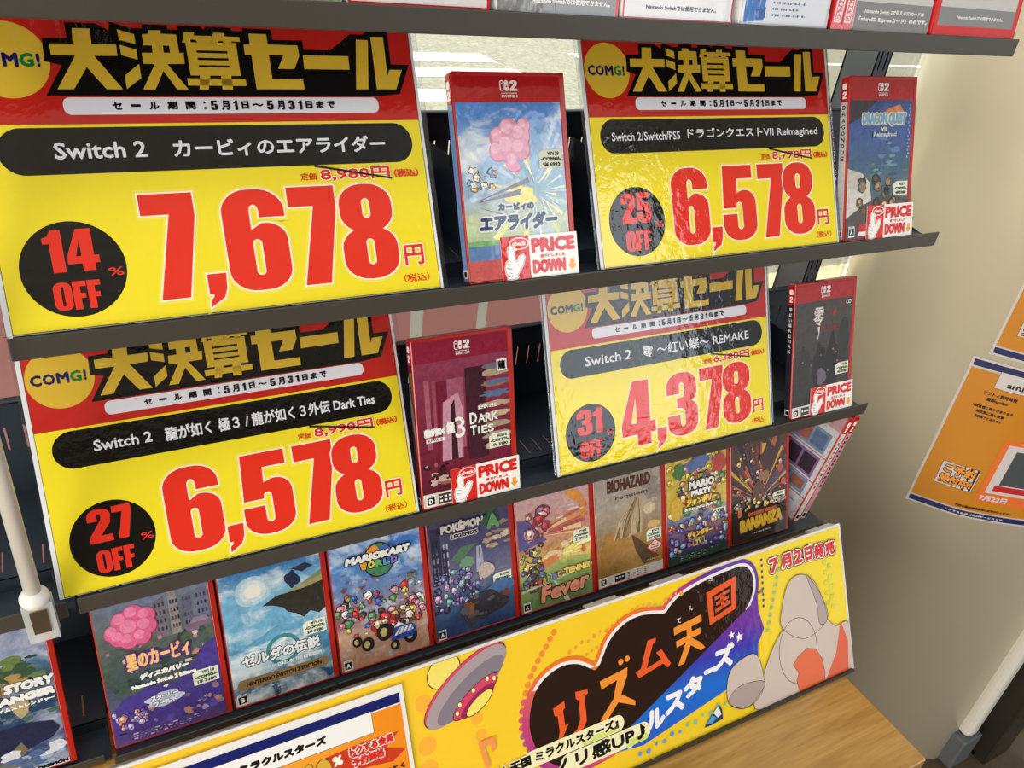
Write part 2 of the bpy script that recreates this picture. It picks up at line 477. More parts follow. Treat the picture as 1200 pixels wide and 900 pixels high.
# rounded metal-clad pillar on the right
def pillar():
    key = [(0.953, 0.292), (0.945, 0.25), (0.949, 0.20), (0.962, 0.145), (0.985, 0.097), (1.012, 0.057), (1.045, 0.0145), (1.077, -0.0116),
           (1.111, -0.0352), (1.145, -0.0555), (1.19, -0.080), (1.235, -0.100), (1.27, -0.103), (1.29, -0.085), (1.30, -0.05), (1.33, 0.05), (1.36, 0.2), (1.34, 0.32), (1.22, 0.38), (1.06, 0.38), (0.985, 0.35)]
    n = len(key); pts = []
    for i in range(n):
        p0, p1, p2, p3 = (Vector(key[(i + k) % n]) for k in (-1, 0, 1, 2))
        for t in range(5):
            u = t / 5
            pts.append(tuple(0.5 * ((2 * p1) + (p2 - p0) * u + (2 * p0 - 5 * p1 + 4 * p2 - p3) * u * u + (3 * p1 - p0 - 3 * p2 + p3) * u ** 3)))
    bm = bmesh.new()
    add_prism(bm, pts, 'z', ZF, 2.4)
    mt = noise_mat('satin_metal_cladding', (234, 225, 200), (239, 230, 206), 3, 0.33, 0.3, stretch=(1, 1, 0.1))
    o = bm_obj('wall_right', bm, mt, None)
    for p in o.data.polygons: p.use_smooth = abs(p.normal.z) < 0.5
    o['kind'] = 'structure'
    return pts
PILLAR = pillar()
def pillar_at(s):
    """point and tangent s metres along the pillar face, starting near the poster edge"""
    i0 = min(range(len(PILLAR)), key=lambda i: (PILLAR[i][0] - 0.994) ** 2 + (PILLAR[i][1] - 0.0815) ** 2)
    acc = 0; i = i0
    while True:
        a, b = Vector(PILLAR[i % len(PILLAR)]), Vector(PILLAR[(i + 1) % len(PILLAR)])
        L = (b - a).length
        if acc + L >= s:
            t = (s - acc) / L
            return a.lerp(b, t), (b - a).normalized()
        acc += L; i += 1
# white edge trim and door frame beside the pillar
bm = bmesh.new(); add_box(bm, 1.262, 1.30, -0.128, -0.098, ZF + 0.09, 2.4, 0.012, 3)
o = bm_obj('trim_1', bm, M((216, 214, 206), 0.35)); o['kind'] = 'structure'
o = box_obj('baseboard_right', (1.25, 1.312, -0.134, -0.09, ZF, ZF + 0.09), M((88, 92, 98), 0.5), None, 0.004); o['kind'] = 'structure'
bm = bmesh.new()
add_box(bm, 1.335, 1.42, -0.16, -0.06, ZF, 2.4, 0.003); add_box(bm, 1.44, 1.50, -0.12, -0.05, ZF, 2.4, 0.003); add_box(bm, 1.335, 2.4, -0.135, -0.075, ZF, ZF + 0.012)
o = bm_obj('door_1', bm, M((70, 66, 58), 0.35, 0.7)); o['kind'] = 'structure'
# shop window behind the fixture
o = box_obj('window_1', (-3.5, 0.965, 0.335, 0.341, ZF, 2.4), GLASS); o['kind'] = 'structure'

# ================================================================== COUNTER
ZT = -0.3336
ct = thing('counter', 'oak-look counter under the whole game rack', 'counter', (0, 0, ZF))
WOOD = wood_mat()
bm = bmesh.new(); add_box(bm, -1.35, 0.584, -0.2885, 0.24, ZT - 0.03 - ZF, ZT - ZF, 0.0015, 1)
bm_obj('countertop', bm, WOOD, ct)
bm = bmesh.new(); add_box(bm, -1.33, 0.566, -0.26, 0.22, 0, ZT - 0.0302 - ZF, 0.002, 1)
bm_obj('cabinet_body', bm, M((150, 112, 66), 0.5), ct)
bm = bmesh.new(); add_box(bm, -1.34, 0.60, -0.0062, 0.006, ZT + 0.0003 - ZF, -0.2112 - ZF, 0.0008, 1)
bm_obj('upstand', bm, WOOD, ct)

# ================================================================== RACK
LEVELS = {1: 0.4437, 2: 0.2365, 3: 0.0, 4: -0.1993}
YB = 0.146
def plate_slots(bm, fixed, u0, u1, v0, v1, slots, plane):
    """sheet with rectangular slot openings; slots = (u centre list, half width, v from, v to)"""
    uc, hw, s0, s1 = slots
    us = sorted([u0, u1] + [c + k for c in uc for k in (-hw, hw)])
    vs = [v0, s0, s1, v1]
    for i in range(len(us) - 1):
        for j in range(3):
            if j == 1 and i % 2 == 1: continue
            q = [(us[i], vs[j]), (us[i + 1], vs[j]), (us[i + 1], vs[j + 1]), (us[i], vs[j + 1])]
            for d in (0, 0.0012):
                bm.faces.new([bm.verts.new((a, b, fixed - d) if plane == 'z' else (a, fixed + d, b)) for a, b in q])
def shelf(level, x0, x1, label, dividers=(), y=0.0, tr=-0.0078, ext=0.0, lh=0.0155):
    z = LEVELS[level]
    t = thing('display_shelf', label, 'shelf', (0, y, z), group='tiers of the dark steel game rack')
    bm = bmesh.new(); add_box(bm, x0, x1, -0.0018, 0.0, -lh, 0.0012, 0.0008, 2)
    bm_obj('lip', bm, LIPM, t)
    x1 += ext
    bm = bmesh.new()
    add_box(bm, x0 + 0.002, x1 - 0.002, 0.0, 0.036, tr - 0.0012, tr)
    add_box(bm, x0 + 0.002, x1 - 0.002, 0.035, 0.0365, tr - 0.0012, 0.0055)
    n = int((x1 - x0) / 0.0146) - 1
    xs = [x0 + (x1 - x0 - 0.0146 * (n - 1)) / 2 + 0.0146 * k for k in range(n)]
    plate_slots(bm, 0.0055, x0 + 0.002, x1 - 0.002, 0.035, YB, (xs, 0.0007, 0.045, 0.07), 'z')
    bm_obj('deck', bm, STEEL, t)
    bm = bmesh.new()
    plate_slots(bm, YB, x0 + 0.002, x1 - 0.002, -0.0035, 0.1, (xs, 0.0009, 0.0515, 0.0762), 'y')
    add_box(bm, x0 + 0.002, x1 - 0.002, YB, YB + 0.008, 0.0985, 0.1015, 0.0006, 1)
    bm_obj('back_panel', bm, STEEL, t)
    for dx, h in dividers:
        bm = bmesh.new()
        add_prism(bm, [(0.048, 0.0058), (YB - 0.0005, 0.0058), (YB - 0.0005, h), (0.05 + h * 0.6, h)], 'x', dx - 0.0006, dx + 0.0006)
        bm_obj('divider', bm, STEEL, t)
    for ex in (x0 + 0.0025, x1 - 0.004):
        bm = bmesh.new()
        add_prism(bm, [(0.002, -lh), (YB + 0.002, -0.02), (YB + 0.002, 0.012), (0.06, 0.0), (0.012, tr - 0.0012), (0.002, tr - 0.0012)], 'x', ex, ex + 0.0015)
        bm_obj('end_bracket', bm, STEEL, t)
    return t
XL, XE = -0.283, 0.6371
shelf(1, -0.30, XE, 'top tier of the steel rack, carrying accessory boxes')
shelf(2, XL - 0.004, XE, 'second tier of the steel rack, under the two upper sale signs', ((0.0573, 0.078), (0.2134, 0.077)))
shelf(3, XL, XE, 'third tier of the steel rack, under the two lower sale signs', ((0.30, 0.078), (0.587, 0.05)))
shelf(4, XL, XE, 'lowest tier of the steel rack, with a row of eight upright game cases', y=-0.0072, tr=0.0006, lh=0.0085)
shelf(3, -1.2, -0.2905, 'empty left-hand shelf behind the white pole', ((-0.62, 0.078),), y=0.0, ext=0.0072)
shelf(4, -1.2, -0.2905, 'left-hand bottom shelf holding the landscape-cover game case', y=-0.0007, ext=0.0072, lh=0.0085)
def post(x, label, z0=ZT + 0.0005):
    H = 1.2 + ZT - z0
    t = thing('upright_post', label, 'post', (x, 0.153, z0), group='uprights of the rack')
    bm = bmesh.new(); add_box(bm, 0, 0.0025, 0, 0.047, 0, H); add_box(bm, 0.0235, 0.026, 0, 0.047, 0, H); add_box(bm, 0, 0.026, 0.0445, 0.047, 0, H)
    bm_obj('channel', bm, POSTM, t)
    # slotted front face built around its openings
    bm = bmesh.new()
    zs = [0.0]
    k = 0.012
    while k < H - 0.03:
        zs += [k, k + 0.027]; k += 0.037
    zs.append(H)
    us = [0.0, 0.007, 0.0095, 0.0165, 0.019, 0.026]
    for j in range(len(zs) - 1):
        for i in range(5):
            if j % 2 == 1 and i in (1, 3): continue
            for d in (0, 0.0015):
                bm.faces.new([bm.verts.new((us[i + a], d, zs[j + c])) for a, c in ((0, 0), (1, 0), (1, 1), (0, 1))])
    bm_obj('slotted_face', bm, POSTD, t)
    return t
post(0.6285, 'slotted grey steel upright at the right end of the rack', ZF)
post(-0.2985, 'slotted steel upright behind the left end of the rack')

# red poster in the window, seen from behind
def red_poster():
    t = thing('window_poster', 'dull red poster with pale logo strokes standing against the window', 'poster', (0, 0.318, 0))
    red, pale = thin_paper('poster_red', (214, 152, 148)), thin_paper('poster_pale', (226, 226, 216))
    marks = [rect(124, -120, 141, 150), rect(220, -120, 234, 150), ell(185, 73, 24, 27)]
    a = Art(0.0); a.poly([rect(-800, -300, 470, 200)] + [m[::-1] for m in marks], red)
    a.build('sheet', t)
    a = Art(0.0)
    for m in marks: a.poly(m, pale, up=False)
    a.build('printed_logo', t, 'pale grey logo strokes on the red poster')
red_poster()

# ================================================================== SALE SIGNS
HEAD = dict(
 dai=[(68.4, 194.3), (79.0, 194.4), (78.4, 184.5), (93.2, 184.6), (92.8, 177.3), (78.8, 177.0), (92.9, 155.5), (82.9, 155.5), (73.3, 169.7), (63.6, 155.4), (54.0, 155.4), (67.7, 176.9), (53.7, 176.9), (53.9, 184.2), (67.4, 184.3)],
 k1=[(95.2, 194.5), (105.3, 191.7), (105.2, 185.3), (95.6, 187.7)], k2=[(95.3, 184.5), (105.2, 181.6), (105.0, 175.1), (95.3, 177.8)],
 k3=[(105.4, 172.3), (105.3, 163.0), (95.3, 155.8), (95.4, 164.5)],
 ru1=[(260.0, 193.0), (269.4, 193.0), (264.6, 156.4), (254.9, 156.4)],
 ru2=[(271.8, 195.5), (281.9, 195.7), (281.4, 166.6), (283.6, 171.2), (293.8, 171.3), (287.1, 156.5), (271.4, 156.5)],
 bar=[(217.7, 180.5), (252.1, 180.7), (251.8, 170.8), (217.4, 170.7)],
 se=[(180.8, 194.7), (193.2, 194.7), (193.3, 187.5), (214.7, 187.5), (214.9, 180.0), (210.1, 170.6), (198.1, 170.6), (203.5, 180.2), (192.9, 180.1), (192.9, 163.2), (215.2, 163.1), (215.3, 156.1), (180.7, 156.1), (180.7, 179.8), (176.1, 179.8), (176.2, 187.1), (180.6, 187.2)])
KETSU = [[(114.8, 194.7), (122.3, 194.9), (122.2, 192.6), (131.9, 192.4), (132.1, 180.2), (135.0, 180.3), (134.5, 172.9), (123.2, 172.6), (134.3, 155.7), (127.0, 155.6), (120.0, 168.0), (113.1, 155.5), (105.4, 155.5), (115.3, 172.5), (107.9, 172.4), (108.3, 179.7), (115.0, 179.8), (115.3, 184.7), (110.0, 184.6), (110.2, 191.8), (114.7, 192.3)],
         [(122.4, 184.9), (126.4, 184.8), (126.2, 180.1), (122.1, 180.0)]]
SAN = [[(137.5, 194.5), (144, 194.5), (143.2, 192.2), (155, 192.2), (155, 187.6), (145, 187.6), (144.2, 189.4), (140.8, 189.4), (140.8, 187.2), (135, 187.2)],
       [(157, 194.5), (164, 194.5), (163.2, 192.2), (174, 192.2), (174, 189), (168, 189), (168.8, 187.2), (163, 187.2), (162, 189), (159, 189), (158.4, 187.2), (153, 187.2)],
       [(137.2, 187.5), (171, 187.9), (171, 182.2), (137.2, 182.2)], [(137.2, 182.2), (143.6, 182.2), (143.6, 165.2), (137.2, 165.2)], [(164.2, 182.2), (171, 182.2), (171, 165.2), (164.2, 165.2)],
       [(143.6, 180.5), (164.2, 180.5), (164.2, 177.3), (143.6, 177.3)], [(143.6, 175.6), (164.2, 175.6), (164.2, 172.3), (143.6, 172.3)], [(143.6, 170.8), (164.2, 170.8), (164.2, 165.2), (143.6, 165.2)],
       [(134.6, 163.2), (173.9, 163.2), (173.9, 158.3), (134.6, 158.3)], [(143.3, 165.3), (150.2, 165.3), (147.6, 155.6), (141.6, 155.6)], [(157.5, 165.3), (164.4, 165.3), (164.2, 155.5), (157, 155.5)]]
BLK = [(64.4, 197.8), (82.2, 197.8), (90.2, 193.4), (91.2, 199.1), (104.7, 195.5), (110.5, 195.8), (110.9, 198.3), (126.7, 198.4), (126.8, 195.6), (133.5, 195.6), (133.8, 198.5), (148.8, 198.2), (150.5, 195.9), (152.1, 198.3), (168.9, 198.1), (169.2, 196.0), (176.8, 196.0), (176.9, 198.2), (196.6, 198.0), (197.1, 190.9), (218.6, 191.0), (218.7, 184.5), (238.9, 184.6), (255.6, 196.8), (265.9, 197.0), (268.4, 199.3), (285.5, 199.4), (285.3, 175.2), (300.0, 175.2), (289.6, 153.0), (270.9, 151.0), (47.0, 151.3), (58.9, 170.6), (49.3, 173.0), (50.1, 187.6), (64.6, 188.0)]
P_RED, P_YEL, P_BLK, P_GOLD, P_WHT = PR(190, 38, 32), PR(238, 219, 44), PR(20, 18, 17), PR(216, 178, 56), PR(226, 226, 236)
P_PRICE, P_HALO, P_NAVY, P_GREEN, P_PALE = PR(222, 50, 34), PR(240, 224, 76), PR(24, 28, 92), PR(20, 120, 60), PR(244, 238, 220)
SHEET_W = M((224, 226, 232), 0.35)
def sale_sign(x, z, lean, label, title, old, digits, pct):
    t = thing('sale_sign', label, 'sign', (x, 0.0035, z), (-lean, 0, 0), 'yellow and red sale signs')
    bm = bmesh.new(); add_box(bm, 0, 0.3055, 0.0003, 0.0013, 0, 0.2155, 0.0002, 1)
    bm_obj('white_border', bm, SHEET_W, t)
    bm = bmesh.new(); add_box(bm, -0.0025, 0.3105, 0.0016, 0.0026, 0, 0.2185, 0.0003, 1)
    bm_obj('clear_backing', bm, CLEAR, t)
    a = Art(0.0)
    a.poly(rect(3.4, 0.6, 302.8, 211), P_BLK); a.poly(rect(3.8, 1.0, 302.4, 210.6), P_YEL)
    a.build('yellow_sheet', t)
    a = Art(0.0001)
    a.poly(rect(3.8, 133, 302.4, 210.6), P_RED)
    a.poly(ell(28.3, 173.6, 24.2, 24), P_GOLD)
    xs = ((7.6, 15.6, 'C', P_NAVY), (16.2, 25, 'O', P_NAVY), (25.8, 34.6, 'M', P_NAVY), (35.2, 43.4, 'G', P_GREEN), (44.8, 46.8, '!', P_NAVY))
    for x0, x1, c, m in xs: a.text(c, x0, 169.2, x1, 178, m, 0.55)
    a.poly(BLK, P_BLK)
    a.up()
    for k in HEAD.values(): a.poly(k, P_GOLD, up=False)
    a.poly(KETSU, P_GOLD, up=False)
    for k in SAN: a.poly(k, P_GOLD, up=False)
    a.poly(rr(55.5, 139, 271, 150.2, 4.5), P_WHT)
    xx = 84.5
    for ch, wd in (('セ', 6.2), ('ー', 6.2), ('ル', 6.4), ('期', 6.6), ('間', 6.6), ('：', 1.6), ('5', 4.6), ('月', 5.6), ('1', 3.0), ('日', 5), ('～', 7.6), ('5', 4.6), ('月', 5.6), ('3', 4.6), ('1', 3.0), ('日', 5), ('ま', 5.6), ('で', 6)):
        y0, y1 = (143.8, 145.8) if ch == 'ー' else (143.8, 146) if ch == '～' else (141.4, 148) if ch in '5月13' else (142, 147.6)
        if ch in '513': numerals(a, ch, xx, y0, xx + wd, y1, P_BLK)
        else: a.text(ch, xx, y0, xx + wd, y1, P_BLK, 0.35)
        xx += wd + (5.2 if ch in 'セール期間' else 3.2 if ch == '：' else 2.6)
    a.build('sale_header', t, 'red header with gold headline lettering and round gold emblem')
    a = Art(0.00012)
    a.poly(rr(13.6, 101, 294.6, 131, 14.9, 14.9, 10), P_BLK)
    for s, x0, y0, x1, y1, b in title: a.text(s, x0, y0, x1, y1, P_WHT, b)
    a.build('title_band', t, 'black rounded band with white game title')
    a = Art(0.00012)
    d = digits
    if d[0] == '7': slots = ((d[0], 90, 125), (',', 126.5, 140.2), (d[2], 142.6, 186.8), (d[3], 190.2, 226), (d[4], 227.2, 271))
    else: slots = ((d[0], 86.6 - (d[0] == '4') * 2, 130.4), (',', 132, 146), (d[2], 147.6, 191), (d[3], 195.5, 231), (d[4], 228.6, 272.4))
    for c, x0, x1 in slots: numerals(a, c, x0, 13.2, x1, 85.6, P_HALO, 3.0, P_HALO)
    for c, x0, x1 in slots: numerals(a, c, x0, 13.2, x1, 85.6, P_PRICE, 1.1, P_PALE)
    a.text('円', 275.2, 20.5, 291.5, 36.5, P_PRICE, 0.5, out=0.9, outm=P_PALE)
    a.text('（税込）', 272.5, 7.2, 294, 13.8, P_PRICE, 0.1)
    a.text('定価', 202.6, 90, 214.6, 95.4, P_PRICE, 0.1)
    a.text(old + '円', 217.5, 88.6, 272.5, 98.4, P_PRICE, 0.42, out=0.6, outm=P_PALE)
    a.text('（税込）', 275.6, 89.4, 296, 95.6, P_PRICE, 0.3)
    a.poly([(214.3, 101.2), (273.6, 89.6), (273.4, 88.2), (213.9, 99.6)], P_BLK)
    a.build('price_lettering', t, 'large red price numerals with struck-out old price')
    a = Art(0.00012)
    a.poly(ell(45, 39.5, 31.5, 31.4, 48), P_BLK)
    numerals(a, pct, 29 if pct[0] == '1' else 28.4, 38, 61, 65.6, P_PRICE)
    numerals(a, 'OFF', 30.4, 13, 58.6, 31.6, P_PRICE)
    a.text('%', 65, 33, 74.4, 38.8, P_PRICE, 0.15)
    a.build('discount_badge', t, 'black disc with the red discount figure')
    return t
YEN_ = (101, 131)
sale_sign(-0.287, LEVELS[2], 0.5036, 'largest sale sign, upper left, with the fourteen percent badge and price 7,678',
          (('Switch 2', 45.5, 110.6, 101, 121.6, 0.35), ('カービィのエアライダー', 118, 109.5, 272, 122, 0.4)), '8,980', '7,678', '14')
sale_sign(0.1721, LEVELS[2], 0.4964, 'upper right sale sign with the twenty-five percent badge, between two red game cases',
          (('Switch 2/Switch/PS5', 25.8, 112, 103.6, 119.6, 0.15), ('ドラゴンクエストVII Reimagined', 112.5, 111.2, 284.6, 122, 0.2)), '8,778', '6,578', '25')
sale_sign(-0.2948, LEVELS[3], 0.5139, 'lower left sale sign with the twenty-seven percent badge, beside the white pole',
          (('Switch 2', 42.8, 111.6, 86, 120.6, 0.3), ('龍が如く 極３ / 龍が如く３外伝 Dark Ties', 96, 109.6, 277.6, 121.2, 0.3)), '8,990', '6,578', '27')
sale_sign(0.1664, LEVELS[3], 0.4384, 'lower right sale sign with the thirty-one percent badge and price 4,378',
          (('Switch 2', 44.4, 111, 104, 121.4, 0.25), ('零 ～紅い蝶～ REMAKE', 119, 109.4, 273.4, 122, 0.25)), '6,380', '4,378', '31')

# ================================================================== GAME CASES
def logo2(a, cx, y0, m, k=1.0):
    """console mark: twin rounded grips, a 2, and a line of small capitals"""
    x = cx - 8.4 * k
    a.poly([rr(x, y0 + 4.6 * k, x + 3.9 * k, y0 + 13 * k, 1.9 * k), rr(x + 0.8 * k, y0 + 5.4 * k, x + 3.2 * k, y0 + 12.2 * k, 1.1 * k)[::-1]], m)
    a.poly(ell(x + 2.0 * k, y0 + 10.4 * k, 0.6 * k, None, 12), m)
    a.poly([rr(x + 4.4 * k, y0 + 4.6 * k, x + 8 * k, y0 + 13 * k, 1.7 * k), ell(x + 6.3 * k, y0 + 8.2 * k, 0.8 * k, None, 12)[::-1]], m)
    numerals(a, '2', x + 9.4 * k, y0 + 4.7 * k, x + 16.4 * k, y0 + 12.9 * k, m)
    a.text('NINTENDO', cx - 7.3 * k, y0 + 2.3 * k, cx + 7.3 * k, y0 + 3.3 * k, m, 0.05)
    a.text('SWITCH', cx - 7.3 * k, y0 - 0.6 * k, cx + 7.3 * k, y0 + 1.6 * k, m, 0.15)
F_W, F_K = FI(236, 236, 234), FI(20, 18, 20)
def rating(t, ch, x=3.6, y=2.6, s=9.4):
    a = Art(0.00075); a.poly(rect(x, y, x + s, y + s * 1.22), F_W)
    a.poly([rect(x + 0.7, y + 1.6, x + s - 0.7, y + s * 1.22 - 2.2), ], F_K)
    a.text(ch, x + 2.6, y + 2.8, x + s - 2.6, y + s * 0.84, F_W, 0.35)
    a.text('CERO', x + 1.4, y + s * 1.22 - 1.8, x + s - 1.4, y + s * 1.22 - 0.5, F_K, 0.05)
    a.build('rating_mark', t, 'small white and black age-rating mark')
def sticker(t, price, code, y=46, rot=0):
    a = Art(0.0009)
    wh, ink, grn = M((222, 226, 206), 0.5), M((40, 44, 40), 0.6), M((30, 70, 44), 0.6)
    c = [(74.2, y), (97.2, y + 0.4), (97, y + 15), (78.5, y + 15.2), (74.2, y + 12.6)]
    a.poly(c, wh)
    a.text('¥' + price, 82.5, y + 10.4, 94, y + 13.6, ink, 0.2)
    a.text('-COMG!-', 75.6, y + 6.0, 96, y + 9.2, grn, 0.35)
    a.text(code, 77.4, y + 1.4, 94.6, y + 4.8, ink, 0.25)
    a.build('price_sticker', t, 'cream shop price sticker with printed figures')
def price_down(t, x0=31.0, y0=-0.4):
    bm = bmesh.new(); add_box(bm, x0 / 1000, x0 / 1000 + 0.0752, -0.0016, -0.0012, y0 / 1000 + 0.0004, y0 / 1000 + 0.0364)
    c = bm_obj('price_down_card', bm, PR(240, 240, 238), t)
    c['label'] = 'red and white PRICE DOWN card with a pointing glove'
    a = Art(0.00165)
    X = lambda p: [(x0 + q[0], y0 + q[1]) for q in p]
    red, wh, ink, org = PR(212, 42, 38), PR(244, 244, 244), PR(40, 44, 62), PR(240, 164, 40)
    a.poly(X(rect(0, 0.4, 27, 36.4)), red)
    a.poly(X(ell(17.5, 30.2, 9.4, 5.2)), wh); a.poly(X([(8.5, 28), (13, 24), (18, 26)]), wh)
    a.poly(X(ell(17.5, 30.2, 8.4, 4.3)), red)
    a.text('check', x0 + 11, y0 + 28.4, x0 + 24, y0 + 32.2, wh, 0.2)
    glove = [(3.0, 11), (4.2, 15.4), (7.2, 17), (6.2, 24), (7.2, 27.6), (9.6, 28.4), (11.6, 26.6), (12, 21), (12.2, 16.4), (14.2, 15), (17.2, 19.4), (20.2, 20.6), (21.8, 18.8), (19.8, 13), (16, 7.2), (13.6, 4.6), (14, 2.6), (12, 1.4), (8, 1), (4.6, 2), (4.4, 4.2), (3.2, 6.6)]
    a.poly([X(q) for q in offset([glove], 1.0)], wh); a.poly([X(q) for q in offset([glove], 0.35)], ink); a.poly(X(glove), wh)
    for q in ([(4.6, 14.4), (9.8, 13.2), (10, 12.6), (4.6, 13.8)], [(4.2, 11), (9.6, 9.6), (9.8, 9), (4.2, 10.2)], [(4.8, 7.6), (8.8, 6.2), (9, 5.6), (4.8, 7)], [(4.8, 4.0), (13.4, 3.9), (13.4, 3.3), (4.8, 3.4)]): a.poly(X(q), ink, up=False)
    a.text('PRICE', x0 + 29, y0 + 21.2, x0 + 72.6, y0 + 33.8, red, 1.05)
    a.text('値下げしました', x0 + 37, y0 + 16.6, x0 + 62, y0 + 19.6, red, 0.15)
    a.text('DOWN', x0 + 29, y0 + 3.6, x0 + 62, y0 + 15.4, red, 0.9)
    a.poly(X([(66.5, 13.6), (70.7, 13.6), (70.7, 8.8), (73, 8.8), (68.6, 3.6), (64.2, 8.8), (66.5, 8.8)]), org)
    a.build('card_printing', c)
def game_case(label, x, z, lean, art, y=0.003, dx=0.0, band='logo', spine=None, h=0.168, rotz=0, bandc=(176, 30, 34), group=None, top=166):
    t = thing('game_case', label, 'game case', (x, y, z), (-lean, 0, rotz), group)
    W = 0.1045
    bm = bmesh.new(); add_box(bm, 0, W, 0.0, 0.0115, 0, h, 0.0022, 3)
    # raised rim along the right and top edges of the plastic shell
    add_box(bm, W - 0.0052, W, -0.0007, 0.002, 0, h, 0.0006, 2)
    add_box(bm, 0.001, W, -0.0007, 0.002, h - 0.0034, h, 0.0006, 2)
    add_box(bm, 0.001, W, -0.0006, 0.002, 0, 0.0018, 0.0005, 1)
    bm_obj('case_shell', bm, REDCASE, t, False)
    a = Art(0.0002, (1.4, 1.9, 99.0, top if band is None else 144.2))
    art(a)
    a.build('cover_print', t)
    if band:
        a = Art(0.0002); a.poly(rect(1.4, 144.2, 99.0, h * 1000 - 3.6), FI(*bandc))
        if band == 'logo': logo2(a, 51.3, 148.4, F_W)
        else: a.text('SWITCH', 44, 147.4, 58.6, 149.6, F_W, 0.15)
        a.build('logo_band', t, 'red band across the top with the white console mark')
    sp = spine or ((150, 150, 152), None)
    a = Art(0)
    a.poly(rect(1.6, 2.4, 10.2, h * 1000 - 25), FI(*sp[0])); a.poly(rect(1.6, h * 1000 - 25, 10.2, h * 1000 - 3), FI(*bandc))
    a.poly(rr(3.2, h * 1000 - 13, 8.6, h * 1000 - 7, 1.5), F_W)
    numerals(a, '2', 3.6, h * 1000 - 22, 8.4, h * 1000 - 15, F_W)
    a.poly(rect(2.6, 5, 9.2, 12), F_W); a.poly(rect(3.4, 6, 8.4, 10.6), F_K)
    if sp[1]:
        mcol = FI(*sp[1])
        for q in range(9): a.text(sp[2][q % len(sp[2])], 3.8, h * 1000 - 33 - q * 6.4, 8.2, h * 1000 - 28.6 - q * 6.4, mcol, 0.2)
    s = a.build('spine_print', t)
    s.rotation_euler = (0, 0, R(-90)); s.location = (-0.0003, 0.0118, 0)
    return t
def cloudsky(name, stops, cloud, lo=0.5, hi=0.62, scale=26, stretch=1.7, shade=None, bias=0.0):
    """printed sky: colour ramp up the cover with ragged clouds over it; bias thickens them towards the bottom"""
    if name in GR: return GR[name]
    m = grad(name, stops, (0, 6), amp=0.1, scale=12)
    n, l, p = m.node_tree.nodes, m.node_tree.links, m.node_tree.nodes['Principled BSDF']
    src = p.inputs['Base Color'].links[0].from_socket
    tc = n.new('ShaderNodeTexCoord'); mp = n.new('ShaderNodeMapping'); mp.inputs['Scale'].default_value = (1, 1, stretch)
    l.new(tc.outputs['Object'], mp.inputs[0])
    def noise(sc_, det, off):
        k = n.new('ShaderNodeTexNoise'); k.inputs['Scale'].default_value = sc_; k.inputs['Detail'].default_value = det; k.inputs['Roughness'].default_value = 0.62; k.inputs['Distortion'].default_value = 0.5
        ad = n.new('ShaderNodeVectorMath'); ad.inputs[1].default_value = (0.37 * off, off, 0.21 * off); l.new(mp.outputs[0], ad.inputs[0]); l.new(ad.outputs[0], k.inputs['Vector'])
        return k.outputs['Fac']
    sep = n.new('ShaderNodeSeparateXYZ'); l.new(tc.outputs['Object'], sep.inputs[0])
    ma = n.new('ShaderNodeMath'); ma.operation = 'MULTIPLY_ADD'; l.new(sep.outputs[2], ma.inputs[0]); ma.inputs[1].default_value = -bias; l.new(noise(scale, 8, 1.0), ma.inputs[2])
    mr = n.new('ShaderNodeMapRange'); l.new(ma.outputs[0], mr.inputs['Value']); mr.inputs['From Min'].default_value = lo; mr.inputs['From Max'].default_value = hi
    r = n.new('ShaderNodeValToRGB'); l.new(noise(scale * 1.6, 6, 3.0), r.inputs[0])
    e = r.color_ramp.elements; e[0].position = 0.36; e[0].color = (*lin(shade or cloud), 1); e[1].position = 0.62; e[1].color = (*lin(cloud), 1)
    mx = n.new('ShaderNodeMix'); mx.data_type = 'RGBA'
    l.new(mr.outputs[0], mx.inputs['Factor']); l.new(src, mx.inputs[6]); l.new(r.outputs[0], mx.inputs[7]); l.new(mx.outputs[2], p.inputs['Base Color'])
    return m
def crowd(a, n, box, rng, cols, seed, ink=(44, 36, 40), lean=0.0):
    """busy drawn throng: each daub has a dark edge, a lit patch and a speck"""
    r = random.Random(seed)
    its = sorted(((r.uniform(box[0], box[2]), r.uniform(box[1], box[3])) for _ in range(n)), key=lambda q: -q[1])
    for x, y in its:
        rx = r.uniform(*rng); ry = rx * r.uniform(0.7, 1.3); c = r.choice(cols); sd = r.random()
        li = tuple(min(245, int(v * 1.3 + 14)) for v in c)
        for cx, cy, f, cc in ((x, y, 1.22, ink), (x, y, 1.0, c), (x - rx * 0.25, y + ry * 0.3, 0.5, li), (x + rx * r.uniform(-0.4, 0.5), y - ry * 0.3, 0.28, r.choice(cols))):
            a.w += 4e-6
            a.poly(blob(cx, cy, rx * f, ry * f, sd, 12, 0.26), FI(*cc), up=False)
def puff(a, parts, base, light, dark):
    for dx, dy, k, c in ((0.6, -1.2, 1.0, dark), (0, 0, 0.97, base)):
        for x, y, r in parts:
            a.w += 4e-6; a.poly(ell(x + dx, y + dy, r * k), FI(*c), up=False)
    for x, y, r in parts:
        a.w += 4e-6; a.poly(ell(x - r * 0.22, y + r * 0.28, r * 0.55), FI(*light), up=False)
def clouds(a, n, box, rng, col, seed, asp=0.5): a.confetti(n, box, rng, [FI(*c) for c in col], seed, 0.22, asp)
def rays(a, cx, cy, n, r, cols, seed, wid=4, a0=0, a1=360):
    rd = random.Random(seed); a.up()
    for q in range(n):
        t = R(rd.uniform(a0, a1)); dr = rd.uniform(0.5, 1) * r; ww = R(rd.uniform(0.3, 1) * wid)
        a.w += 4e-6
        a.poly([(cx + 6 * math.cos(t), cy + 6 * math.sin(t)), (cx + dr * math.cos(t - ww), cy + dr * math.sin(t - ww)), (cx + dr * math.cos(t + ww), cy + dr * math.sin(t + ww))], FI(*rd.choice(cols)), up=False)
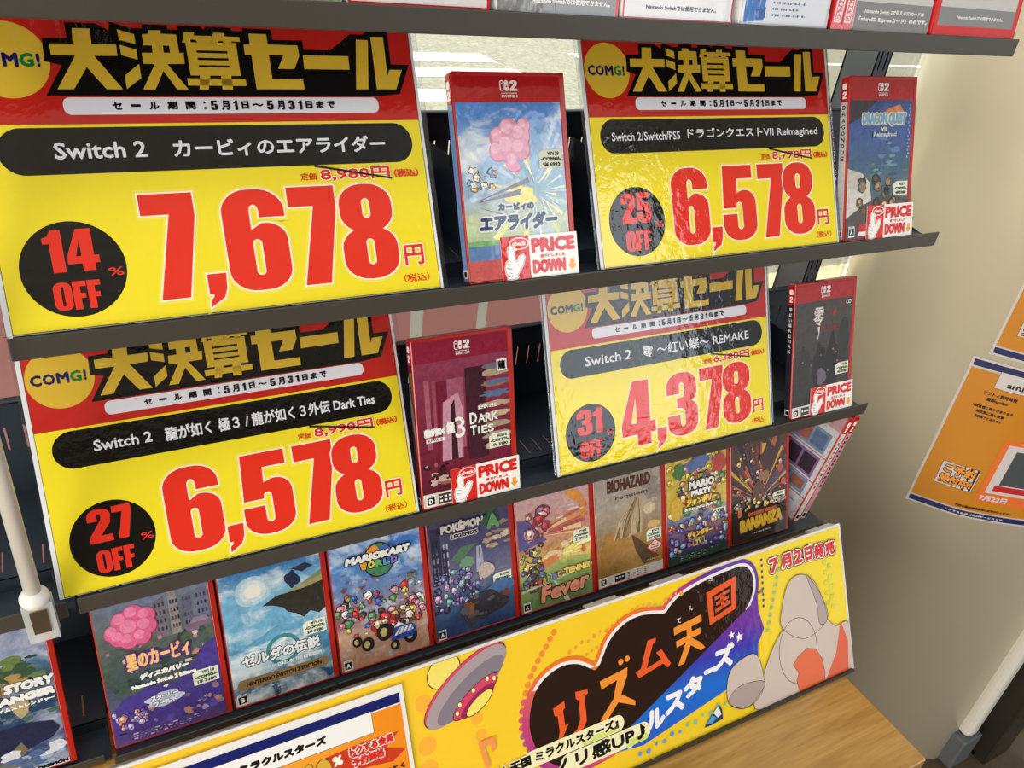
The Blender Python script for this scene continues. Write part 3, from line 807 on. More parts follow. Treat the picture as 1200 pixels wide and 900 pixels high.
FULL = rect(0, 0, 105, 170)

def art_air(a):
    a.poly(FULL, cloudsky('cover_sky_burst', ((0.0, (120, 170, 120)), (0.3, (196, 205, 170)), (0.42, (150, 180, 200)), (0.6, (150, 186, 222)), (0.8, (84, 134, 206)), (1, (70, 116, 196))), (232, 236, 242), 0.52, 0.64, 22, 1.4, (176, 196, 222)))
    rays(a, 66, 72, 26, 62, ((226, 222, 150), (238, 236, 200), (150, 190, 226), (190, 212, 232)), 5, 4)
    puff(a, ((38, 116, 9), (48, 122, 10), (58, 118, 9), (36, 106, 8), (46, 108, 11), (57, 107, 9), (50, 97, 8), (62, 126, 6)), (226, 150, 180), (238, 178, 200), (196, 112, 150))
    crowd(a, 12, (6, 74, 34, 92), (1.4, 4), [(214, 150, 90), (120, 110, 170), (230, 226, 200), (90, 130, 170)], 4)
    a.confetti(6, (6, 74, 34, 92), (1, 3), [FI(214, 150, 90), FI(120, 110, 170), FI(230, 226, 200), FI(90, 130, 170)], 4)
    rays(a, 72, 72, 14, 34, ((244, 242, 220), (120, 180, 220), (220, 232, 240)), 15, 5)
    a.poly(blob(54, 68, 15, 9, 11, 24, 0.15), FI(236, 224, 130))
    rays(a, 6, 64, 9, 60, ((126, 124, 142), (190, 196, 204)), 21, 3, -25, 25)
    a.poly(rect(0, 0, 105, 34), grad('cover_meadow', ((0.3, (120, 168, 116)), (0.5, (176, 196, 140)), (0.7, (206, 208, 150))), (0, 0), amp=2.0, scale=60, origin=(0, 0)))
    a.text('カービィの', 31.5, 57.4, 66, 64, FI(62, 76, 110), 0.7, out=1.1, outm=FI(226, 230, 232))
    a.text('エアライダー', 12.6, 41, 87, 55.4, FI(58, 72, 108), 1.0, out=1.3, outm=FI(226, 230, 232), shear=0.12)
    a.poly(rect(0, 18, 105, 30), FI(96, 126, 178)); a.poly(rect(0, 0, 105, 18.3), FI(196, 92, 92))
def art_dq(a):
    a.poly(FULL, grad('cover_night_sea', ((0.0, (70, 66, 70)), (0.3, (84, 110, 110)), (0.5, (60, 92, 130)), (0.7, (64, 92, 158)), (1, (46, 58, 104))), (0, 6), amp=0.4, scale=50))
    a.poly([(0, 144), (0, 120), (16, 126), (40, 142), (44, 145)], FI(60, 56, 66))
    clouds(a, 14, (46, 86, 98, 108), (2, 9), ((92, 124, 170), (120, 150, 186), (52, 84, 140)), 8, 0.35)
    a.confetti(26, (30, 66, 99, 90), (1.5, 7), [FI(60, 100, 84), FI(84, 128, 110), FI(48, 80, 116), FI(108, 140, 160)], 7, asp=0.4)
    for q in range(16): a.poly(rect(93 + (q % 2) * 1.5, 84 + q * 3.6, 95 + (q % 2) * 1.5, 86.4 + q * 3.6), FI(150, 160, 186), up=False)
    a.poly([(1, 76), (24, 70), (36, 60), (40, 40), (24, 26), (1, 20)], FI(206, 202, 196))
    a.poly([(1, 76), (24, 70), (20, 52), (1, 56)], FI(188, 184, 180))
    a.poly([(1, 24), (30, 38), (60, 48), (99, 40), (99, 0), (1, 0)], FI(84, 76, 74))
    crowd(a, 20, (20, 26, 76, 62), (2.4, 6), [(84, 100, 62), (62, 54, 50), (136, 104, 80), (110, 66, 58), (160, 132, 104)], 17, (44, 40, 40))
    a.confetti(4, (22, 30, 74, 62), (2, 5), [FI(74, 92, 58), FI(52, 46, 44), FI(120, 92, 70), FI(96, 60, 54), FI(146, 120, 92)], 17, asp=1.1)
    a.poly([(46, 128), (62, 124), (86, 130), (78, 140), (60, 136)], FI(206, 130, 74))
    a.text('DRAGON QUEST', 20, 118, 88.5, 131, FI(120, 168, 196), 0.8, out=1.4, outm=FI(222, 212, 196))
    a.text('VII', 49, 112.6, 58, 117, FI(222, 214, 196), 0.4)
    a.text('Reimagined', 38, 105.6, 74, 112, FI(190, 200, 214), 0.3, out=0.7, outm=FI(70, 84, 120))
    a.poly(rect(21, 4, 33, 17), FI(190, 50, 46)); a.poly(rect(21.5, 4.6, 32.5, 9), F_W)
def art_dark(a):
    a.poly(FULL, grad('cover_maroon', ((0.0, (84, 28, 46)), (0.45, (120, 40, 62)), (0.8, (138, 58, 84)), (1, (150, 74, 100))), (0.5, 5.5), amp=0.25, scale=18))
    for x0, x1, y0, y1, c in ((22, 33, 36, 125, (112, 32, 54)), (33, 50, 56, 126, (156, 84, 110)), (52, 74, 42, 134, (66, 32, 46)), (10, 15, 60, 128, (160, 90, 110)), (18, 21, 70, 126, (150, 74, 98))): a.poly(rect(x0, y0, x1, y1), FI(*c))
    a.poly([(24, 46), (28, 104), (44, 112), (48, 96), (46, 46)], FI(190, 140, 160)); a.poly([(34, 46), (36, 100), (40, 106), (41, 46)], FI(60, 30, 42))
    rd = random.Random(5)
    for q in range(8):  # wavy reflection at the right, painted into the cover as coloured blobs
        y = 52 + q * 10.5
        a.poly(blob(84, y, 15, 3.4, q, 24, 0.25), FI(*rd.choice(((176, 158, 128), (150, 112, 66), (160, 146, 126), (90, 108, 140), (184, 170, 144)))))
    a.poly(blob(86, 116, 13, 2.6, 31, 24, 0.2), FI(88, 108, 146)); a.poly(blob(84, 132, 14, 3, 32, 24, 0.2), FI(110, 104, 124))
    a.confetti(26, (6, 22, 30, 44), (1, 4.4), [FI(90, 26, 40), FI(196, 170, 160), FI(60, 30, 36), FI(150, 90, 80), FI(40, 22, 28)], 5)
    a.poly(rect(0, 0, 105, 15.6), FI(214, 208, 200)); a.poly(rect(17, 3.2, 32, 13.6), FI(60, 52, 54))
    for q in range(2): a.text('■ ■ ■', 18.4, 9.4 - q * 4, 30.6, 11.4 - q * 4, F_W)
    a.text('龍が如く', 6.6, 72.4, 29, 81, F_W, 0.9); a.text('極', 29.6, 72, 38.6, 84, F_W, 0.6)
    a.text('3', 38.8, 66.6, 49.4, 87.6, F_W, 0.3)
    a.poly(rect(8.4, 67, 27, 70.6), F_W); a.text('KIWAMI', 10.6, 67.6, 25, 70, FI(90, 30, 50), 0.15)
    a.text('龍が如く３外伝', 64, 91, 84, 95, F_W, 0.15)
    a.text('D', 54.6, 77.6, 62.4, 89, F_W, 0.35); a.text('ARK', 63.2, 77.6, 85, 86.4, F_W, 0.3)
    a.text('T', 54.6, 66, 61.4, 76, F_W, 0.35); a.text('IES', 62.6, 66.4, 80, 74.4, F_W, 0.3)
    a.poly(rect(86, 126, 97, 137.6), F_W); a.text('龍', 87.2, 127.2, 95.8, 136.4, F_K, 0.4)
def art_zero(a):
    a.poly(FULL, grad('cover_charcoal', ((0.0, (44, 40, 42)), (0.4, (62, 56, 54)), (0.8, (74, 68, 64)), (1, (66, 60, 58))), (0, 6), amp=0.5, scale=22))
    for k, (x, y, rx, ry, c) in enumerate(((46, 60, 12, 30, (38, 34, 36)), (68, 64, 12, 34, (34, 30, 32)), (50, 48, 9, 10, (104, 92, 110)), (20, 60, 10, 28, (52, 48, 48)), (86, 90, 10, 30, (52, 46, 46)))): a.poly(blob(x, y, rx, ry, 40 + k, 24, 0.16), FI(*c))
    rd = random.Random(9)
    for q in range(12): a.poly(ell(rd.uniform(8, 94), rd.uniform(52, 116), rd.uniform(0.6, 1.5), None, 10), FI(190, 104, 70), up=False)
    a.text('零', 31.4, 113, 49, 136, FI(226, 218, 214), 0.35, shear=0.06)
    a.poly([(40, 112), (43.6, 112), (43, 104), (41.4, 97), (40.4, 97), (41.6, 104)], FI(226, 218, 214))
    for q, ch in enumerate('紅い蝶'): a.text(ch, 46 + q * 9.4, 105.6, 54 + q * 9.4, 113, FI(128, 40, 36), 0.3)
    a.poly([(64, 126), (69, 134), (71, 126), (68, 124)], FI(170, 46, 38)); a.poly([(58, 127), (62, 130), (62, 126)], FI(150, 42, 36))
    a.poly([ell(90, 138, 2.6), ell(90, 138, 1.6)[::-1]], F_W); a.poly([ell(94, 138, 2.6), ell(94, 138, 1.6)[::-1]], F_W)
    a.poly(rect(78, 136, 84, 138), FI(150, 40, 36))
    a.poly(rect(0, 0, 105, 15), FI(220, 216, 208)); a.poly(rect(17, 3, 31, 13), FI(60, 56, 54)); a.text('■ ■ ■', 18.4, 7, 29.6, 9.4, F_W)
def art_disc(a):
    a.poly(FULL, grad('cover_ruined_city', ((0.0, (90, 80, 140)), (0.4, (70, 84, 86)), (0.62, (96, 104, 100)), (0.8, (120, 128, 150)), (1, (104, 132, 186))), (0, 6), amp=0.3, scale=50))
    for x, w_, y1, c in ((50, 12, 136, (120, 112, 124)), (63, 9, 142, (146, 138, 140)), (74, 10, 132, (104, 104, 128)), (86, 12, 138, (112, 116, 142))):
        a.poly([(x, 96), (x + w_, 96), (x + w_ - 1, y1), (x + 1, y1 - 4)], FI(*c))
        for q in range(12): a.poly(rect(x + 2 + (q % 3) * w_ * 0.28, 102 + (q // 3) * 8, x + 3.6 + (q % 3) * w_ * 0.28, 106 + (q // 3) * 8), FI(74, 72, 92), up=False)
    a.poly(rr(74, 94, 99, 102, 3), FI(126, 104, 130)); a.poly([(79, 102), (83, 107), (93, 107), (97, 102)], FI(146, 130, 156))
    a.confetti(34, (2, 44, 98, 96), (2, 7), [FI(64, 84, 72), FI(80, 98, 76), FI(52, 70, 66), FI(92, 104, 90)], 2)
    a.confetti(18, (4, 52, 98, 98), (1.4, 3.4), [FI(206, 160, 150), FI(216, 190, 190), FI(196, 140, 90), FI(176, 120, 150)], 6)
    puff(a, ((16, 112, 8), (24, 122, 9), (34, 126, 9), (44, 122, 8), (20, 106, 8), (31, 112, 12), (43, 112, 9), (27, 102, 8), (38, 103, 8)), (222, 104, 150), (240, 138, 178), (166, 60, 104))
    a.poly([(2, 2), (2, 34), (14, 46), (36, 52), (60, 48), (76, 62), (88, 78), (99, 82), (99, 2)], grad('cover_purple_swirl', ((0.25, (74, 60, 140)), (0.5, (104, 80, 176)), (0.75, (140, 120, 190))), (0, 0.0), amp=2.4, scale=36))
    crowd(a, 26, (4, 14, 40, 34), (1.2, 3.6), [(150, 120, 130), (190, 140, 120), (90, 80, 150), (176, 160, 196)], 18, (50, 40, 100))
    a.confetti(16, (60, 14, 98, 36), (1.2, 4), [FI(150, 120, 130), FI(190, 140, 120), FI(90, 80, 150), FI(176, 160, 196)], 8)
    a.poly(rect(0, 0, 105, 12), FI(82, 66, 126))
    a.poly(blob(48, 36, 16, 7, 9, 30, 0.25), FI(190, 196, 220))
    a.text('星のカービィ', 21.4, 72, 76, 89, FI(240, 190, 120), 0.7, out=1.7, outm=FI(92, 48, 130), skew=0.01)
    a.text('ディスカバリー', 29.8, 60.6, 72.4, 66.8, F_W, 0.7, out=0.8, outm=FI(48, 52, 60), shear=0.15)
    a.text('Nintendo Switch 2 Edition', 22.4, 53.2, 78, 57.4, F_W, 0.45)
    a.text('+', 48.4, 46.4, 52.6, 50.4, F_W, 0.4)
    a.text('スターリー', 36, 36.4, 60, 42, F_W, 0.5, out=0.5, outm=FI(60, 52, 130)); a.text('ワールド', 37, 30, 58, 35.4, F_W, 0.5, out=0.5, outm=FI(60, 52, 130))
    for q in range(3): a.text('■ - ▪ - ■ ▪ - ■ ▪ - - ■ - ▪', 17, 9.6 - q * 2.4, 82 - q * 8, 10.8 - q * 2.4, FI(190, 180, 220))
def art_zel(a):
    a.poly(FULL, cloudsky('cover_cloud_sea', ((0.0, (30, 66, 96)), (0.25, (70, 130, 168)), (0.5, (110, 170, 206)), (0.68, (120, 178, 214)), (0.85, (36, 104, 172)), (1, (14, 58, 130))), (236, 240, 240), 0.4, 0.55, 24, 1.5, (150, 190, 212), 0.9))
    for r_, c_ in ((15, (176, 206, 222)), (11, (206, 220, 226)), (7, (238, 236, 228))): a.poly(blob(32, 117, r_ * 1.15, r_, 2, 40, 0.06), FI(*c_))
    a.poly([(74, 110), (99, 122), (99, 106), (80, 106)], FI(126, 134, 96))
    a.poly([(39, 99), (46, 103), (54, 106), (66, 107), (80, 110), (99, 112), (99, 80), (92, 76), (84, 81), (77, 76), (70, 82), (62, 86), (58, 92), (48, 97)], grad('cover_rock', ((0.35, (52, 50, 44)), (0.6, (104, 96, 76))), (0, 0), amp=2, scale=60))
    a.poly([(58, 106), (66, 108), (80, 112), (99, 116), (99, 110), (80, 107)], FI(164, 152, 104))
    a.poly(blob(70, 119, 6, 10, 4, 18, 0.3), FI(40, 52, 76)); a.poly([(70, 130), (84, 133), (92, 128), (80, 124)], FI(44, 54, 74))
    a.poly([ell(53, 49, 17, 16), ell(53, 49, 13, 12)[::-1]], FI(60, 132, 138))
    a.text('ゼルダの伝説', 13, 40, 89.4, 53, F_W, 0.6, out=0.9, outm=FI(40, 70, 96))
    a.text('THE LEGEND OF ZELDA', 15, 33.6, 44, 36, F_W, 0.1); a.text('TEARS OF THE KINGDOM', 45, 32, 89.4, 36, F_W, 0.2)
    a.poly([(4.6, 22), (8, 28.6), (93, 27.6), (97, 22.6), (93, 17.6), (8, 17.4)], FI(150, 122, 82)); a.text('NINTENDO SWITCH 2 EDITION', 14, 20.4, 88, 25, FI(60, 44, 34), 0.3)
    for q in range(3): a.text('■ - ▪ - ■ ▪ - ■ ▪ - - ■ - ▪', 17, 13.4 - q * 2.8, 80 - q * 14, 14.8 - q * 2.8, FI(190, 204, 214))
def art_kart(a):
    a.poly(FULL, cloudsky('cover_race_day', ((0.0, (176, 130, 104)), (0.24, (204, 164, 136)), (0.33, (150, 110, 110)), (0.5, (110, 130, 176)), (0.7, (80, 136, 206)), (0.9, (54, 92, 186)), (1, (44, 60, 150))), (206, 222, 240), 0.54, 0.66, 30, 1.3, (140, 176, 220), -0.4))
    crowd(a, 95, (4, 38, 96, 82), (1.6, 4.6), [(186, 56, 50), (206, 176, 90), (80, 130, 84), (90, 70, 120), (206, 180, 160), (60, 90, 170), (70, 54, 60), (206, 130, 150), (226, 220, 212), (110, 70, 56)], 6)
    a.confetti(16, (6, 84, 94, 108), (1, 3), [FI(120, 70, 80), FI(90, 96, 140), FI(190, 150, 110)], 16)
    a.poly(blob(52, 42, 15, 12, 3, 24, 0.16), FI(168, 52, 46)); crowd(a, 16, (36, 32, 84, 52), (2, 5), [(168, 50, 46), (206, 180, 150), (60, 80, 160), (226, 220, 212), (70, 50, 46)], 61)
    for x, y, r in ((31, 26, 8), (78, 22, 9), (50, 34, 10), (60, 16, 6), (20, 32, 6)):
        a.poly(ell(x, y, r * 0.85, r), FI(44, 36, 38)); a.poly(ell(x - 1, y, r * 0.4, r * 0.5), FI(196, 176, 110))
    a.poly([(56, 22), (62, 36), (80, 36), (86, 30), (80, 20)], FI(50, 76, 160)); a.poly([(60, 26), (66, 34), (80, 34), (82, 28)], F_W)
    for q in range(4): a.poly([(63 + q * 4.6, 26.6), (67 + q * 4.6, 33.4), (69 + q * 4.6, 33.4), (65 + q * 4.6, 26.6)], FI(60, 90, 180), up=False)
    a.poly(rect(79, 84, 90, 92), F_W)
    for q in range(8): a.poly(rect(79 + (q % 4) * 2.75, 84 + ((q + q // 4) % 2) * 4, 81.75 + (q % 4) * 2.75, 88 + ((q + q // 4) % 2) * 4), F_K, up=False)
    a.poly(ell(52, 116, 17, 19), FI(74, 130, 90)); a.poly(blob(46, 124, 8, 9, 2, 20, 0.2), FI(226, 150, 60)); a.poly(blob(60, 122, 8, 9, 5, 20, 0.2), FI(70, 110, 190))
    a.poly([ell(52, 116, 17, 19), ell(52, 116, 15.6, 17.6)[::-1]], FI(40, 44, 60))
    a.text('MARIOKART', 16, 117, 86, 125.6, F_W, 1.0, out=1.1, outm=F_K, shear=0.2)
    for q, (ch, c) in enumerate(zip('WORLD', ((226, 160, 60), (206, 206, 90), (110, 180, 100), (90, 150, 206), (140, 120, 200)))): a.text(ch, 31.6 + q * 8.2, 108.6, 39 + q * 8.2, 116.6, FI(*c), 0.8, out=0.9, outm=F_K)
def art_leg(a):
    a.poly(FULL, grad('cover_dusk_city', ((0.0, (44, 62, 110)), (0.25, (70, 96, 130)), (0.4, (112, 112, 140)), (0.6, (80, 78, 116)), (0.85, (70, 68, 94)), (1, (64, 62, 84))), (0, 6), amp=0.3, scale=36))
    for x, y0, y1, w_ in ((4, 66, 132, 11), (16, 60, 108, 6)):
        a.poly(rect(x, y0, x + w_, y1), FI(54, 52, 74))
        for q in range(10): a.poly(rect(x + 1.6 + (q % 2) * 4, y0 + 6 + (q // 2) * 10, x + 3.4 + (q % 2) * 4, y0 + 12 + (q // 2) * 10), FI(186, 186, 206), up=False)
    a.poly([(55, 70), (57, 100), (63, 100), (65, 70)], FI(170, 172, 190)); a.poly(rect(59.4, 70, 60.6, 99), FI(90, 90, 120))
    a.confetti(16, (66, 96, 99, 124), (2.5, 8), [FI(176, 150, 120), FI(196, 150, 160), FI(150, 130, 110), FI(206, 186, 160)], 2, asp=0.4)
    a.poly([(26, 92), (38, 104), (58, 104), (46, 96), (34, 86)], FI(88, 120, 92)); a.poly(blob(44, 84, 9, 7, 6, 20, 0.3), FI(110, 150, 120))
    crowd(a, 80, (4, 36, 62, 78), (1.2, 4), [(130, 140, 160), (206, 200, 216), (150, 120, 176), (70, 80, 130), (100, 156, 156), (186, 136, 170), (54, 54, 80)], 9, (40, 42, 66))
    a.poly(blob(66, 70, 10, 9, 7, 20, 0.2), FI(190, 172, 166))
    a.poly(blob(82, 44, 17, 11, 3, 24, 0.2), FI(76, 110, 160)); a.poly(blob(62, 30, 24, 17, 4, 24, 0.22), FI(58, 54, 60)); a.poly(blob(42, 26, 7, 12, 5, 20, 0.25), FI(140, 92, 60))
    a.confetti(20, (36, 14, 92, 44), (1.6, 6), [FI(74, 68, 72), FI(96, 90, 100), FI(120, 70, 56), FI(54, 60, 90)], 22)
    a.text('POKÉMON', 16, 124, 67, 136, FI(206, 196, 190), 0.7, out=1.2, outm=FI(54, 52, 70), skew=0.01)
    a.text('LEGENDS', 27, 116.4, 59, 121, FI(40, 40, 52), 0.4, out=1.0, outm=FI(206, 204, 206))
    a.text('Z', 62, 124, 84, 143, FI(58, 92, 70), 1.6); a.text('A', 70, 117, 86.6, 134, FI(98, 150, 96), 1.6)
def art_ten(a):
    a.poly(FULL, grad('cover_sunset_court', ((0.0, (96, 130, 84)), (0.25, (150, 170, 100)), (0.34, (206, 196, 110)), (0.46, (190, 140, 100)), (0.6, (200, 150, 140)), (0.85, (206, 170, 176)), (1, (190, 130, 150))), (0, 6), amp=0.28, scale=30))
    a.poly([(2, 92), (2, 116), (18, 112), (30, 96), (40, 84), (2, 78)], FI(96, 90, 140))
    rays(a, 20, 92, 22, 80, ((214, 150, 90), (196, 110, 90), (226, 196, 150), (176, 90, 96)), 3, 3, -8, 22)
    rays(a, 40, 62, 16, 60, ((232, 222, 120), (222, 190, 110), (240, 236, 190)), 4, 4, -10, 30)
    a.poly(blob(82, 128, 7, 8, 4, 20, 0.35), FI(226, 150, 70)); a.poly(blob(90, 112, 4, 12, 5, 20, 0.3), FI(222, 140, 70)); a.poly(blob(74, 134, 8, 4, 14, 20, 0.3), FI(230, 160, 80))
    a.confetti(14, (12, 90, 40, 126), (2, 7), [FI(190, 110, 116), FI(206, 170, 160), FI(160, 70, 80), FI(110, 80, 110)], 8)
    clouds(a, 10, (50, 104, 92, 120), (2, 8), ((226, 206, 200), (196, 176, 176)), 11, 0.35)
    crowd(a, 46, (4, 26, 32, 82), (1.8, 5), [(120, 84, 72), (200, 156, 136), (160, 66, 70), (84, 90, 130), (70, 60, 60), (210, 184, 110), (110, 136, 84)], 10, (60, 44, 44))
    crowd(a, 14, (12, 90, 42, 122), (2, 7), [(190, 100, 106), (214, 176, 170), (160, 60, 70), (120, 84, 116)], 108, (110, 60, 70))
    a.confetti(10, (36, 52, 64, 76), (3, 8), [FI(220, 190, 150), FI(206, 130, 80), FI(232, 210, 150)], 12)
    a.poly(blob(88, 62, 3, 5, 5, 16, 0.2), FI(190, 100, 80))
    a.poly([(60, 2), (66, 2), (40, 44), (38, 44)], FI(196, 210, 180)); a.poly([(99, 38), (99, 41), (2, 30), (2, 27)], FI(190, 206, 160))
    for q, (ch, c) in enumerate(zip('MARIO', ((200, 90, 90), (180, 170, 90), (140, 170, 110), (110, 130, 170), (220, 160, 100)))): a.text(ch, 22.6 + q * 6.9, 31 + q * 0.8, 28.6 + q * 6.9, 39 + q * 0.8, FI(*c), 0.7, out=0.6, outm=FI(70, 44, 36))
    a.text('TENNIS', 59, 35.4, 95.6, 44, FI(236, 206, 110), 0.9, out=0.7, outm=FI(70, 44, 36))
    a.text('Fever', 26, 8, 92, 29, FI(226, 150, 120), 1.4, out=1.4, outm=FI(80, 40, 40), skew=0.06, shear=0.1)
def art_bio(a):
    a.poly(FULL, grad('cover_pale_fog', ((0.0, (196, 190, 182)), (0.09, (150, 110, 56)), (0.3, (168, 128, 74)), (0.42, (150, 130, 106)), (0.6, (176, 164, 150)), (0.85, (170, 160, 156)), (1, (160, 148, 146))), (0, 6), amp=0.12, scale=14))
    clouds(a, 6, (66, 92, 98, 130), (5, 13), ((150, 138, 134), (190, 178, 164)), 3, 0.8)
    a.poly([(5, 14), (6, 50), (13, 66), (16, 70), (46, 62), (62, 50), (99, 18), (99, 14)], grad('cover_golden_slope', ((0.1, (140, 100, 46)), (0.5, (176, 134, 76)), (0.9, (110, 88, 62))), (6, 4), amp=0.4, scale=24))
    a.poly([(52, 60), (62, 52), (80, 36), (96, 18), (70, 16), (58, 36)], FI(92, 74, 56))
    rd = random.Random(4)
    for q in range(26):
        x = rd.uniform(32, 70); a.w += 4e-6
        a.poly([(60 + (x - 50) * 0.3, 106), (x, 78), (x - 5 + rd.uniform(-4, 4), 58), (x + 2, 62), (x + 3, 80), (63 + (x - 50) * 0.3, 105)], FI(*rd.choice(((150, 126, 96), (124, 104, 80), (186, 166, 134), (108, 92, 74)))), up=False)
    a.poly(blob(80, 88, 9, 7, 6, 24, 0.2), FI(206, 188, 158)); a.poly(blob(86, 66, 10, 5, 7, 24, 0.2), FI(206, 170, 110))
    a.text('BIOHAZARD', 18.5, 119.4, 83.2, 135.6, FI(92, 60, 54), 1.0)
    a.text('requiem', 30, 107.6, 78, 114, FI(96, 76, 72), 0.25)
    a.poly([(74, 36), (87, 46.4), (100, 36), (87, 25.6)], FI(206, 60, 56)); a.poly([(76.5, 36), (87, 44.2), (97.5, 36), (87, 27.6)], FI(226, 214, 208))
    for q in range(3): a.poly(rect(80 + q, 31 + q * 3, 94 - q, 32.6 + q * 3), FI(200, 60, 56), up=False)
    a.text('CAPCOM', 74, 18, 97, 21, FI(206, 160, 80), 0.2)
    a.poly(rect(0, 0, 105, 14.4), FI(206, 202, 196)); a.poly(rect(25, 4, 40, 12.4), F_K); a.text('■ ■ ■', 26.6, 8, 38.4, 10, F_W)
    for q in range(4): a.text('■ - ▪ - ■ ▪ - ■ ▪', 44, 11 - q * 2.4, 76, 12.2 - q * 2.4, FI(90, 84, 80))
def art_par(a):
    a.poly(FULL, grad('cover_party', ((0.0, (48, 70, 60)), (0.1, (76, 66, 120)), (0.3, (150, 120, 130)), (0.36, (110, 130, 170)), (0.42, (206, 180, 80)), (0.8, (210, 184, 80)), (1, (190, 170, 90))), (0, 6), amp=0.12, scale=50))
    crowd(a, 90, (4, 64, 97, 142), (1.8, 5), [(216, 182, 60), (196, 56, 46), (76, 136, 70), (70, 92, 160), (228, 212, 156), (130, 90, 60), (232, 196, 90), (70, 70, 110), (214, 146, 156)], 3, (90, 60, 40))
    a.poly(blob(50, 130, 18, 10, 3, 24, 0.25), FI(90, 110, 160)); a.poly(blob(86, 124, 11, 13, 4, 24, 0.12), FI(180, 66, 56)); a.poly(blob(20, 124, 9, 11, 5, 24, 0.15), FI(78, 122, 70)); a.poly(blob(15, 76, 10, 16, 6, 24, 0.2), FI(206, 170, 76))
    crowd(a, 70, (4, 16, 97, 54), (1.6, 4.4), [(200, 90, 76), (214, 164, 90), (96, 84, 160), (76, 64, 130), (206, 190, 200), (120, 156, 190), (214, 196, 90)], 5, (60, 44, 80))
    a.poly(rect(0, 0, 105, 14), FI(44, 66, 58))
    for q, (ch, c) in enumerate(zip('SUPER', ((200, 70, 60), (206, 170, 70), (90, 150, 90), (80, 110, 170), (200, 90, 70)))): a.text(ch, 44 + q * 4.9, 110.8, 48.4 + q * 4.9, 116.4, FI(*c), 0.5, out=0.5, outm=FI(60, 44, 40))
    a.text('MARIO', 34, 97.4, 76, 108.6, F_W, 1.0, out=1.3, outm=FI(50, 40, 44)); a.text('PARTY', 37, 87.6, 71, 96, F_W, 0.9, out=1.2, outm=FI(50, 40, 44))
    a.text('ジャンボリー', 29.6, 76, 79.8, 86.4, FI(236, 196, 70), 0.9, out=1.2, outm=FI(80, 50, 40))
    a.text('NINTENDO SWITCH 2 EDITION', 24.6, 70, 78.8, 73.6, F_W, 0.3, out=0.6, outm=FI(70, 54, 50))
    a.poly(ell(50, 56, 5), FI(110, 90, 90)); a.text('+', 47.4, 53.4, 52.6, 58.6, F_W, 0.7)
    a.text('ジャンボリー', 29.7, 32.6, 72.6, 41, FI(236, 196, 90), 0.8, out=1.1, outm=FI(80, 50, 60))
    a.poly(rr(38, 20.4, 58, 31, 2), FI(200, 160, 70)); a.poly(rr(39.4, 21.8, 56.6, 29.6, 1.5), FI(90, 70, 110)); a.text('TV', 42, 22.8, 54, 28.8, FI(190, 210, 120), 0.8)
    for q in range(3): a.text('■ - ▪ - ■ ▪ - ■ ▪ - - ■ - ▪', 18, 11 - q * 2.8, 80 - q * 8, 12.4 - q * 2.8, FI(140, 160, 150))
def art_ban(a):
    a.poly(FULL, grad('cover_ember_dark', ((0.0, (40, 38, 38)), (0.3, (46, 42, 42)), (0.5, (70, 52, 44)), (0.75, (86, 52, 44)), (1, (60, 40, 42))), (0, 6), amp=0.4, scale=40))
    rays(a, 50, 56, 46, 92, ((190, 96, 50), (206, 166, 60), (60, 40, 46), (44, 34, 40), (130, 60, 46), (90, 70, 110)), 6, 3, 20, 160)
    crowd(a, 46, (5, 50, 97, 140), (0.9, 3.4), [(70, 50, 54), (206, 124, 60), (216, 182, 80), (106, 82, 120), (50, 40, 44), (160, 84, 60), (206, 186, 156)], 8, (30, 24, 26))
    a.poly(blob(66, 112, 14, 17, 3, 24, 0.16), FI(70, 44, 40)); a.poly(blob(48, 66, 9, 20, 4, 24, 0.2), FI(96, 62, 52)); a.poly(blob(58, 88, 10, 7, 5, 24, 0.18), FI(150, 104, 84))
    crowd(a, 40, (6, 46, 97, 62), (1.4, 4.2), [(200, 156, 90), (130, 94, 70), (160, 140, 126), (216, 176, 90), (94, 80, 80)], 9, (40, 32, 32))
    a.poly([(0, 0), (105, 0), (105, 42), (84, 40), (50, 46), (20, 44), (0, 48)], FI(44, 42, 42))
    a.poly(blob(14, 44, 3.6, 6, 2, 16, 0.1), FI(196, 110, 60)); a.poly(blob(92, 74, 4, 5, 3, 16, 0.1), FI(190, 90, 60)); a.poly(blob(86, 94, 4.4, 7, 4, 16, 0.1), FI(176, 80, 60))
    a.text('DONKEY KONG', 29, 36, 79.6, 41.6, FI(196, 86, 56), 0.7, out=0.7, outm=FI(90, 60, 46))
    a.text('BANANZA', 14, 15.6, 91, 34, FI(226, 180, 60), 1.6, out=1.0, outm=FI(110, 74, 40), skew=0.03)
    a.text('ドンキーコング バナンザ', 36.6, 9.6, 71, 12, FI(206, 204, 200), 0.2)
